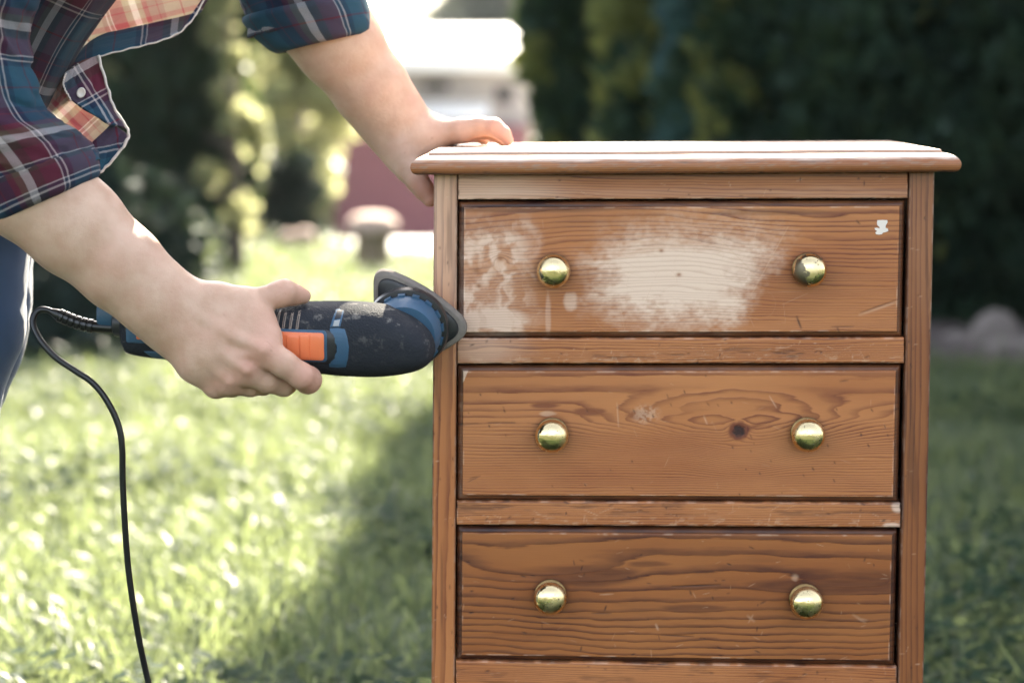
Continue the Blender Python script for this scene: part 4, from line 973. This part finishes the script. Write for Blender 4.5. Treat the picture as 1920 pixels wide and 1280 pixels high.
cab = [(214, 614, 2.343), (190, 613, 2.343), (165, 610, 2.343), (140, 603, 2.343), (118, 594, 2.343), (100, 585.5, 2.343), (88, 581, 2.343), (77, 580.5, 2.343), (68, 585, 2.342), (62.5, 594, 2.340), (61.5, 606, 2.338), (67, 622, 2.335), (82, 646, 2.33), (106, 671, 2.327), (141, 695, 2.325), (174, 718, 2.325), (201, 752, 2.325), (222, 797, 2.326), (229, 840, 2.327), (230, 900, 2.33),
       (234, 980, 2.333), (240, 1060, 2.337), (250, 1135, 2.34), (262, 1205, 2.345), (278, 1278, 2.35), (305, 1390, 2.35), (350, 1540, 2.36), (420, 1690, 2.38)]
cp = [at(*p) for p in cab] + [np.array([-.22, 2.47, .012]), np.array([-.12, 2.6, .010]), np.array([.1, 2.62, .010]), np.array([.5, 2.5, .01]), np.array([1.2, 2.4, .01]), np.array([1.8, 2.6, .01])]
cp = crom(cp, 420); tlen = np.linspace(0, 1, 420)
rad = np.where(cp[:, 0] > 9, 0, .0031 + .0025 * (1 - sstep(.13, .165, tlen)))
cable = MB(); cable.add(*tube(cp, rad, 14)); pc = cable.build('power_cord', M_CABLE, sander, True)
mb = MB()
for k in np.linspace(.055, .128, 6):
    i = int(k * 419); p = cp[i]; t = cp[i + 1] - cp[i - 1]; t /= np.linalg.norm(t)
    mb.add(*tube([p - t * .0026, p - t * .0020, p + t * .0020, p + t * .0026], [.0058, .0068, .0068, .0058], 16))
mb.build('strain_relief', M_CABLE, pc)

# ------------------------------------------------------------------ person
person = empty('person', (-.75, 2.45, 0), 'person in plaid shirt and blue jeans bending over the chest with a sander', 'person')
PA = lambda l: [(at(p[0], p[1], p[2]), p[3]) for p in l]
def forearm(E, W_, ts, hw, dp, ppm):
    E, W_ = np.array(E, float), np.array(W_, float); d = (W_ - E)[:2]; d /= np.linalg.norm(d); pr = np.array([-d[1], d[0]])
    a, b = [], []
    for t, h, r in zip(ts, hw, dp):
        c = E + (W_ - E) * t; o = pr * max(0, h - r) * ppm
        a.append((at(c[0] + o[0], c[1] + o[1], c[2]), r)); b.append((at(c[0] - o[0], c[1] - o[1], c[2]), r))
    return a, b
def arm_mesh(fa, palm, fingers, tend, h, lo_pad=.01, kf=.012):
    allp = fa[0] + fa[1] + [q for c in palm + fingers for q in c]
    P = np.array([p for p, r in allp]); rr = np.array([r for p, r in allp])
    lo = (P - rr[:, None]).min(0) - lo_pad; hi = (P + rr[:, None]).max(0) + lo_pad
    def f(Q):
        d = smin(chain(Q, fa[0], .02), chain(Q, fa[1], .02), .035)
        for c in palm: d = smin(d, chain(Q, c, .010), .014)
        for c in tend: d = smin(d, chain(Q, c, .004), .006)
        fd = None
        for c in fingers:
            q = chain(Q, c, .0035); fd = q if fd is None else smin(fd, q, .0012)
        return smin(d, fd, .0045)
    V, Fq = surface_nets(f, lo, hi, h)
    return V, Fq
# right arm (nearer), hand wrapped round the sander
fa = forearm((-12, 288, 2.30), (330, 594, 2.303), (0, .2, .45, .7, .9, 1.0), (.0405, .0460, .0415, .0355, .0315, .0305), (.036, .038, .033, .027, .0225, .021), 1995)
palm = [PA([(345, 575, 2.303, .020), (420, 625, 2.288, .017), (495, 655, 2.279, .0145)]), PA([(335, 592, 2.304, .020), (400, 655, 2.288, .017), (464, 692, 2.280, .0142)]),
        PA([(322, 605, 2.305, .019), (385, 670, 2.292, .016), (431, 713, 2.287, .0125)]), PA([(312, 618, 2.306, .018), (365, 685, 2.298, .0145), (404, 723, 2.295, .0105)]),
        PA([(352, 568, 2.304, .020), (405, 570, 2.303, .0185), (458, 570, 2.303, .0155)]), PA([(405, 580, 2.300, .019), (465, 610, 2.292, .017), (490, 640, 2.286, .0145)]),
        PA([(455, 578, 2.300, .015), (490, 600, 2.295, .0105), (500, 625, 2.289, .0115)])]
idx = PA([(497, 659, 2.277, .0148), (532, 682, 2.275, .0124), (566, 705, 2.280, .0121), (577, 712, 2.290, .0128), (577, 715, 2.312, .0105), (565, 708, 2.330, .0085)])
mid = PA([(464, 695, 2.281, .0142), (500, 714, 2.288, .0112), (532, 722, 2.301, .0104), (538, 720, 2.318, .0095), (532, 712, 2.338, .0085)])
rin = PA([(431, 716, 2.288, .0128), (470, 724, 2.298, .0096), (494, 722, 2.310, .0092), (500, 718, 2.32, .009), (495, 708, 2.338, .008)])
pin = PA([(404, 725, 2.296, .0108), (436, 726, 2.308, .0088), (452, 722, 2.320, .0082), (455, 714, 2.333, .0072)])
thu = PA([(455, 571, 2.303, .0148), (492, 563, 2.306, .0122), (522, 552, 2.309, .0122), (534, 549, 2.311, .0124), (552, 552.5, 2.319, .0100), (568, 555, 2.325, .0076)])
tend = [PA([(362, 586, 2.2835, .005), (440, 630, 2.2700, .0046), (494, 656, 2.2645, .0052)]), PA([(350, 602, 2.284, .005), (420, 662, 2.2725, .0044), (463, 693, 2.2660, .0052)]), PA([(340, 622, 2.286, .004), (395, 680, 2.2790, .0038), (431, 714, 2.2745, .0048)]),
        PA([(375, 560, 2.290, .005), (430, 560, 2.2905, .004), (470, 562, 2.293, .004)]), PA([(372, 640, 2.2805, .0030), (410, 640, 2.2745, .0026), (432, 668, 2.2712, .0026), (470, 664, 2.2668, .0024)]), PA([(410, 640, 2.2745, .0024), (440, 612, 2.2752, .0024), (465, 610, 2.2778, .0022)]),
        PA([(300, 560, 2.2815, .003), (350, 600, 2.2815, .003), (372, 640, 2.2805, .003)])]
RV, RF = arm_mesh(fa, palm, [idx, mid, rin, pin, thu], tend, .0016)
rk = [(497, 657, 2.266, .017, .55), (466, 694, 2.268, .015, .5), (432, 716, 2.275, .014, .45), (570, 708, 2.272, .016, .75), (578, 716, 2.29, .013, .8), (528, 551, 2.300, .013, .5), (560, 553, 2.32, .014, .65), (505, 615, 2.285, .014, .35), (404, 724, 2.285, .013, .5), (430, 640, 2.272, .03, .18)]
# left arm (farther), hand on the top edge
fb = forearm((520, -78, 2.575), (755, 250, 2.615), (0, .3, .5, .75, .92, 1.0), (.0450, .0430, .0400, .0345, .0305, .0295), (.038, .036, .032, .026, .022, .021), 1760)
palm2 = [PA([(752, 246, 2.617, .020), (805, 250, 2.613, .0155), (868, 245, 2.603, .0125)]), PA([(758, 246, 2.626, .019), (810, 248, 2.628, .015), (872, 245, 2.628, .0125)]), PA([(758, 250, 2.634, .018), (812, 250, 2.645, .0145), (866, 248, 2.652, .0115)]),
         PA([(756, 258, 2.64, .017), (806, 256, 2.66, .013), (854, 252, 2.672, .0105)]), PA([(745, 262, 2.610, .021), (758, 292, 2.600, .019), (768, 318, 2.590, .0145)]), PA([(765, 275, 2.605, .019), (785, 262, 2.603, .015), (800, 258, 2.606, .0135)])]
ix2 = PA([(866, 243, 2.600, .0128), (900, 237, 2.594, .0101), (927, 239, 2.589, .0096), (943, 251, 2.587, .0080), (952, 263, 2.586, .0062)])
md2 = PA([(872, 246, 2.630, .0125), (905, 243, 2.630, .0100), (930, 249, 2.630, .0092), (944, 263, 2.631, .0066)])
rg2 = PA([(866, 248, 2.652, .0118), (900, 243, 2.660, .0095), (924, 248, 2.664, .0088), (940, 262, 2.668, .0066)])
pk2 = PA([(854, 252, 2.672, .0105), (880, 250, 2.686, .0082), (898, 254, 2.692, .0075), (908, 263, 2.696, .006)])
th2 = PA([(768, 316, 2.590, .0145), (783, 340, 2.582, .0120), (795, 356, 2.578, .0108), (806, 374, 2.574, .0080)])
LV, LF = arm_mesh(fb, palm2, [ix2, md2, rg2, pk2, th2], [], .0018)
rk2 = [(930, 236, 2.585, .014, .5), (951, 262, 2.585, .014, .75), (798, 360, 2.57, .02, .7), (872, 240, 2.59, .02, .25)]
# the rest of the body (under the clothes and above the frame), one surface
SHN, SHF = (-38, -235, 2.29), (345, -470, 2.585)
def body_d(Q):
    d = chain(Q, PA([(-195, 370, 2.46, .105), (-106, 60, 2.455, .090), (120, -320, 2.445, .118)]), .08)
    d = smin(d, chain(Q, [(at(*SHN), .055), (at(205, -390, 2.445), .07), (at(*SHF), .055)], .04), .05)
    d = smin(d, chain(Q, PA([(*SHN, .030), (-44, 60, 2.297, .028), (-14, 288, 2.30, .038)]), .02), .03); d = smin(d, chain(Q, PA([(*SHF, .048), (520, -78, 2.575, .040)]), .02), .03)
    for yy, o in ((2.415, 0), (2.60, 20)):
        d = smin(d, chain(Q, PA([(-120 + o, 430, yy, .080), (-172 + o, 800, yy, .062), (-195 + o, 1060, yy, .050), (-260 + o, 1660, yy, .036)]), .03), .05)
        d = smin(d, chain(Q, PA([(-270 + o, 1720, yy, .030), (-120 + o, 1735, yy, .024)]), .02), .02)
    d = smin(d, chain(Q, PA([(225, -430, 2.445, .052), (330, -600, 2.445, .048)]), .02), .04)
    hc = at(395, -690, 2.445)
    d = smin(d, np.linalg.norm((Q - hc) * np.array([1, 1.25, 1]), axis=1) - .098, .03)
    jw = chain(Q, PA([(420, -640, 2.445, .065), (480, -570, 2.445, .042)]), .03); d = smin(d, jw, .03)
    nose = chain(Q, PA([(555, -640, 2.445, .009), (585, -590, 2.445, .013)]), .01); d = smin(d, nose, .012)
    for s in (-1, 1):
        d = smin(d, chain(Q, PA([(395, -690, 2.445 + s * .080, .018), (385, -655, 2.445 + s * .080, .014)]), .01), .008)
        eye = np.linalg.norm(Q - at(545, -670, 2.445 + s * .033), axis=1) - .014; d = -smin(-d, eye, .008)
    lips = chain(Q, PA([(560, -545, 2.428, .008), (565, -545, 2.462, .008)]), .01); return smin(d, lips, .008)
lo = np.array([-1.35, 2.15, -.02]); hi = np.array([-.10, 2.75, 1.50])
BV, BF = surface_nets(body_d, lo, hi, .0095)
AV = np.concatenate([RV, LV, BV]); AF = np.concatenate([RF, LF + len(RV), BF + len(RV) + len(LV)])
body = mesh_obj('body', AV, AF, M_SKIN, person, True)
red = np.zeros(len(AV))
for px, py, yy, r, s in rk + rk2: red += s * np.exp(-(np.linalg.norm(AV - at(px, py, yy), axis=1) / r) ** 2)
fattr(body, 'red', np.clip(red, 0, 1))
wrk = np.zeros(len(AV))
def crease(pa, pb, wd, st):
    a, b = at(*pa), at(*pb); global wrk
    wrk += st * np.exp(-(cone_d(AV, a, b, 0, 0) / wd) ** 2)
for dx in (-4, 0, 5): crease((523 + dx, 536, 2.305), (530 + dx, 552, 2.298), .0009, .7); crease((560 + dx, 690, 2.272), (553 + dx * 1.2, 712, 2.272), .0009, .5)
for q in ((497, 657, 2.264), (466, 693, 2.266)):
    for dx in (-7, -2, 4): crease((q[0] - 12 + dx, q[1] + 8 + dx * .6, q[2]), (q[0] + 10 + dx, q[1] - 11 + dx * .6, q[2]), .0008, .45)
for dx in (0, 9, -10): crease((345 + dx, 575 - dx, 2.282), (318 + dx, 625 - dx, 2.28), .0011, .35)
fattr(body, 'wrinkle', np.clip(wrk, 0, 1))
def nail(c, ax, up, L, Wd):
    ax = np.asarray(ax, float); ax /= np.linalg.norm(ax); up = np.asarray(up, float); up -= ax * (up @ ax); up /= np.linalg.norm(up); sd_ = np.cross(ax, up); V = []; n = 9
    for i in range(n):
        for j in range(n):
            a, b = i / (n - 1) * 2 - 1, j / (n - 1) * 2 - 1; rr = max(abs(a), abs(b)) / (math.hypot(a, b) + 1e-9) if (a or b) else 1
            a, b = a * (.75 + .25 * rr), b * (.75 + .25 * rr); V.append(c + ax * a * L + sd_ * b * Wd + up * (.0012 - .0022 * b * b - .0006 * a * a))
    o = mesh_obj('fingernail', V, grid_faces(n, n), M_NAIL, person, True); m = o.modifiers.new('thick', 'SOLIDIFY'); m.thickness = .0008
nail(at(563, 548.5, 2.321), at(566, 555, 2.328) - at(540, 550.5, 2.316), (0, -.45, .9), .0062, .0052)
nail(at(949, 252, 2.588), at(951, 262, 2.59) - at(930, 240, 2.594), (.6, -.2, .7), .005, .004)

# jeans, shoes, hair
def cloth_sdf(name, f, lo, hi, h, mat, parent, uvf=None, disp=None):
    V, Fq = surface_nets(f, np.array(lo), np.array(hi), h)
    o = mesh_obj(name, V, Fq, mat, parent, True)
    if disp is not None:
        no = np.empty(len(V) * 3, np.float32); o.data.vertices.foreach_get('normal', no); V = V + no.reshape(-1, 3) * disp(V)[:, None]
        o.data.vertices.foreach_set('co', V.astype(np.float32).ravel()); o.data.update()
    if uvf is not None: set_uv(o, uvf(V))
    return o
def jeans_d(Q):
    d = chain(Q, PA([(-195, 370, 2.46, .120), (-170, 300, 2.46, .118)]), .03); 
    for yy, o in ((2.405, 0), (2.60, 20)):
        d = smin(d, chain(Q, PA([(-122 + o, 420, yy, .092), (-131 + o, 560, yy, .087), (-150 + o, 680, yy, .081), (-172 + o, 800, yy, .075), (-195 + o, 1060, yy, .064), (-255 + o, 1640, yy, .054)]), .03), .03)
    return np.maximum(d, -(Q[:, 2] - .07))
cloth_sdf('jeans', jeans_d, (-1.2, 2.25, .03), (-.38, 2.72, .95), .009, M_JEANS, person,
          disp=lambda V: .018 * (fbm(V[:, 2] * 16 + V[:, 0] * 9, V[:, 1] * 7 + V[:, 2] * 5, 150, 3) - .5))
for yy, o in ((2.415, 0), (2.60, 20)):
    def shoe_d(Q):
        d = chain(Q, PA([(-275 + o, 1715, yy, .043), (-200 + o, 1722, yy, .042), (-80 + o, 1738, yy, .034)]), .03); return np.maximum(d, -(Q[:, 2] - .004))
    cloth_sdf('shoe', shoe_d, (-.80, yy - .06, -.01), (-.44, yy + .06, .16), .007, M_SHOE, person)
def hair_d(Q):
    hc = at(385, -700, 2.445); d = np.linalg.norm((Q - hc) * np.array([1, 1.2, 1]), axis=1) - .110
    d = smin(d, chain(Q, PA([(300, -660, 2.445, .05), (180, -600, 2.445, .03)]), .02), .03); return np.maximum(d, (Q - at(470, -680, 2.445)) @ np.array([.8, 0, -.6]))
cloth_sdf('hair', hair_d, (-.60, 2.3, .9), (-.05, 2.6, 1.5), .008, M_HAIR, person)

# shirt: trunk, sleeves with rolled cuffs, open front panels
AX0, AX1 = at(-195, 370, 2.46), at(150, -320, 2.445); AXD = (AX1 - AX0) / np.linalg.norm(AX1 - AX0)
def shirt_uv(V):
    r = V - AX0; t = r @ AXD; q = r - t[:, None] * AXD; e1 = np.cross(AXD, [0, 1, 0]); e1 /= np.linalg.norm(e1)
    return np.c_[np.arctan2(q[:, 1], q @ e1) * .115, t]
def trunk_d(Q):
    d = chain(Q, PA([(-195, 330, 2.46, .116), (-104, 60, 2.455, .110), (22, -180, 2.45, .122), (130, -330, 2.445, .135)]), .05)
    d = smin(d, chain(Q, [(at(*SHN), .066), (at(205, -390, 2.445), .08), (at(*SHF), .066)], .04), .05); return d
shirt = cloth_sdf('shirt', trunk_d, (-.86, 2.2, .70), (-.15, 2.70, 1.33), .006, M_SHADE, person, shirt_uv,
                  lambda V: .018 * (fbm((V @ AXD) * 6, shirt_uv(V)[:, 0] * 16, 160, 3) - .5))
def sleeve(name, rows, rd, parent, mat, nr=90, na=110, fold=.010, seed=0, close=False, uv0=0.0, thick=.0014):
    A = crom([at(a[0], a[1], a[4]) for a in rows], nr); B = crom([at(a[2], a[3], a[4]) for a in rows], nr); rdv = np.interp(np.linspace(0, 1, nr), np.linspace(0, 1, len(rows)), rd)
    th = np.linspace(0, 2 * np.pi, na, endpoint=False); C = (A + B) / 2; Hh = (B - A) / 2
    ln = np.concatenate([[0], np.cumsum(np.linalg.norm(np.diff(C, axis=0), axis=1))])
    ct = np.cos(th)[None, :, None]; st = np.sin(th)[None, :, None]
    nv = ct * (Hh / np.linalg.norm(Hh, axis=1)[:, None])[:, None, :] + st * np.array([0, -1.0, 0])
    f = fbm(np.cos(th)[None] * 1.6 + ln[:, None] * 22 + 9, np.sin(th)[None] * 1.6 + ln[:, None] * 6 + 4, seed, 4) - .5
    f = f + .6 * (np.abs(fbm(np.cos(th)[None] * 1.1 + ln[:, None] * 30 + 3, np.sin(th)[None] * 1.1 - ln[:, None] * 10, seed + 5, 3) - .5) * -2 + .3)
    amp = fold * np.ones(nr)
    V = C[:, None] + ct * Hh[:, None] + st * rdv[:, None, None] * np.array([0, -1.0, 0]) + nv * (f * amp[:, None])[..., None]
    o = mesh_obj(name, V.reshape(-1, 3), grid_faces(na, nr, True), mat, parent, True)
    U = np.broadcast_to(th[None] / (2 * np.pi) * .345, (nr, na)); set_uv(o, np.stack([U, np.broadcast_to(ln[:, None] + uv0, (nr, na))], -1).reshape(-1, 2))
    m = o.modifiers.new('thick', 'SOLIDIFY'); m.thickness = thick; m.offset = -1; return o
NS = [(-14, 392, 172, 306, 2.30), (-48, 350, 160, 282, 2.30), (-82, 300, 136, 250, 2.30), (-112, 240, 92, 218, 2.30), (-128, 180, 68, 178, 2.30), (-134, 100, 56, 118, 2.298), (-134, 20, 62, 50, 2.296), (-126, -80, 84, -50, 2.294), (-100, -170, 105, -160, 2.292), (-60, -300, 110, -240, 2.30)]
sleeve('sleeve', NS, [.052, .054, .056, .057, .057, .057, .058, .06, .062, .060], shirt, M_PLAID, seed=171, fold=.019)
NC = [(-2, 414, 168, 338, 2.30), (-9, 417, 177, 331, 2.30), (-16, 411, 181, 322, 2.30), (-30, 388, 179, 300, 2.30), (-44, 366, 172, 284, 2.30), (-45, 357, 165, 280, 2.30), (-34, 362, 156, 286, 2.30)]
sleeve('cuff', NC, [.047, .051, .054, .056, .057, .056, .053], shirt, M_PLAID, nr=46, seed=181, fold=.004, uv0=.13, thick=.002)
FS = [(468, 72, 680, 28, 2.583), (470, 40, 660, -10, 2.58), (452, 0, 640, -60, 2.578), (420, -60, 610, -130, 2.576), (350, -180, 550, -250, 2.578), (290, -300, 500, -360, 2.58), (250, -430, 450, -500, 2.58)]
sleeve('sleeve', FS, [.052, .054, .056, .057, .058, .060, .062], shirt, M_PLAID, seed=191, fold=.011, uv0=.045)
FC = [(530, 96, 688, 60, 2.583), (512, 96, 694, 52, 2.583), (490, 78, 694, 40, 2.583), (474, 60, 690, 20, 2.582), (459, 42, 682, -2, 2.58), (462, 34, 672, -8, 2.58), (475, 36, 662, -2, 2.58)]
sleeve('cuff', FC, [.046, .051, .055, .057, .058, .057, .053], shirt, M_PLAID, nr=46, seed=197, fold=.004, uv0=.085, thick=.002)
def cloth_patch(name, rows, parent, mat, nu=60, nv=40, seed=0, amp=.004, rot=.5, off=(0, 0), thick=.0012):
    n = max(len(r) for r in rows); Rr = [crom([at(*p) for p in r], nu) for r in rows]
    G = np.stack([crom(np.stack([r[i] for r in Rr]), nv) for i in range(nu)], 1)
    i, j = np.meshgrid(np.linspace(0, 1, nu), np.linspace(0, 1, nv))
    G = G + np.array([.25, -1, .2]) * (amp * (fbm(i * 5 + j * 2, j * 4, seed, 3) - .5))[..., None]
    o = mesh_obj(name, G.reshape(-1, 3), grid_faces(nu, nv), mat, parent, True)
    x, z = G[..., 0], G[..., 2]; c, s = math.cos(rot), math.sin(rot)
    set_uv(o, np.stack([x * c + z * s + off[0], -x * s + z * c + off[1]], -1).reshape(-1, 2))
    if thick: m = o.modifiers.new('thick', 'SOLIDIFY'); m.thickness = thick; m.offset = 0
    return o
M_SUNRIM = simple('sunlit_rim_edge', (.66, .58, .52), .9, scale=300, var=.3)
def rim_tube(name, pts, r, parent):  # pale tubes paint the sunlit rim along the cloth edges
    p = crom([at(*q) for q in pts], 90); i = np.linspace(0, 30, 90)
    p = p + .0004 * np.c_[np.sin(i * 2.1), np.cos(i * 1.7), np.sin(i * 2.9)]; mb = MB(); mb.add(*tube(p, r * (.8 + .4 * vnoise(i, i * 0, 3)), 7)); return mb.build(name, M_SUNRIM, parent, True)
fp = cloth_patch('front_panel', [[(112, 132, 2.50), (150, 85, 2.51), (192, 18, 2.52), (235, -60, 2.52), (310, -170, 2.52)], [(116, 134, 2.505), (170, 76, 2.52), (240, 25, 2.53), (310, -30, 2.535), (390, -140, 2.535)],
                 [(120, 137, 2.51), (182, 72, 2.53), (262, 52, 2.545), (368, 28, 2.55), (430, -90, 2.55)]], shirt, M_BACKLIT, seed=201, rot=.25, off=(.02, .055))
hm = cloth_patch('hem', [[(118, 132, 2.505), (170, 76, 2.525), (236, 57, 2.535), (300, 43, 2.54), (366, 26, 2.545), (386, 0, 2.545), (432, -80, 2.545)], [(112, 140, 2.49), (172, 92, 2.505), (238, 77, 2.515), (300, 62, 2.52), (356, 36, 2.53), (383, 0, 2.53), (438, -80, 2.53)],
                 [(119, 147, 2.478), (188, 105, 2.488), (242, 91, 2.495), (297, 77, 2.50), (342, 56, 2.51), (379, 5, 2.52), (440, -76, 2.52)]], shirt, M_HEM, seed=203, rot=.2, off=(.005, .001), thick=.004)
rim_tube('hem_rim', [(119, 148, 2.475), (150, 124, 2.478), (188, 106, 2.484), (242, 92, 2.491), (297, 78, 2.496), (338, 60, 2.505), (366, 30, 2.512), (381, 4, 2.516), (440, -76, 2.516)], .0009, shirt)
cloth_patch('tail_backlit', [[(116, 138, 2.452), (124, 150, 2.452)], [(98, 176, 2.454), (138, 191, 2.456)], [(84, 212, 2.456), (172, 212, 2.462)], [(124, 252, 2.458), (209, 237, 2.464)], [(160, 288, 2.456), (203, 252, 2.464)]], shirt, M_BACKLIT, seed=205, rot=.75, off=(.047, .018))
cloth_patch('tail_hem', [[(158, 283, 2.452), (180, 262, 2.455), (209, 234, 2.458)], [(164, 300, 2.446), (196, 280, 2.448), (236, 250, 2.452)], [(178, 333, 2.440), (206, 306, 2.443), (238, 266, 2.446)]], shirt, M_HEM, seed=206, rot=.2, off=(.013, .003), thick=.003)
cloth_patch('button_placket', [[(121, 138, 2.442), (150, 116, 2.450), (184, 104, 2.456)], [(120, 166, 2.440), (160, 152, 2.448), (198, 152, 2.456)], [(141, 193, 2.440), (178, 188, 2.448), (213, 200, 2.456)], [(206, 234, 2.444), (224, 237, 2.450), (240, 243, 2.456)]], shirt, M_HEM, seed=207, rot=.55, off=(.088, .040), thick=.003)
rim_tube('tail_rim', [(184, 104, 2.452), (199, 155, 2.451), (214, 202, 2.450), (238, 240, 2.448), (238, 264, 2.444), (207, 305, 2.440), (178, 332, 2.438)], .0014, shirt)
rim_tube('placket_rim', [(123, 138, 2.437), (119, 160, 2.436), (133, 188, 2.436)], .0008, shirt)
bc = at(152, 174, 2.437); mb = MB()
prof = np.array([(.0001, -.0012), (.0044, -.0010), (.0052, 0), (.0050, .0010), (.0040, .0013), (.0034, .0008), (.0001, .0007)]); a = np.linspace(0, 2 * np.pi, 20, endpoint=False)
V = [bc + r * .82 * np.cos(t) * np.array([1, .3, 0]) + r * np.sin(t) * np.array([.1, 0, 1]) + h * np.array([.3, -1, 0]) for r, h in prof for t in a]
mb.add(V, grid_faces(20, len(prof), True)); mb.build('button', M_BUTTON, shirt, True)
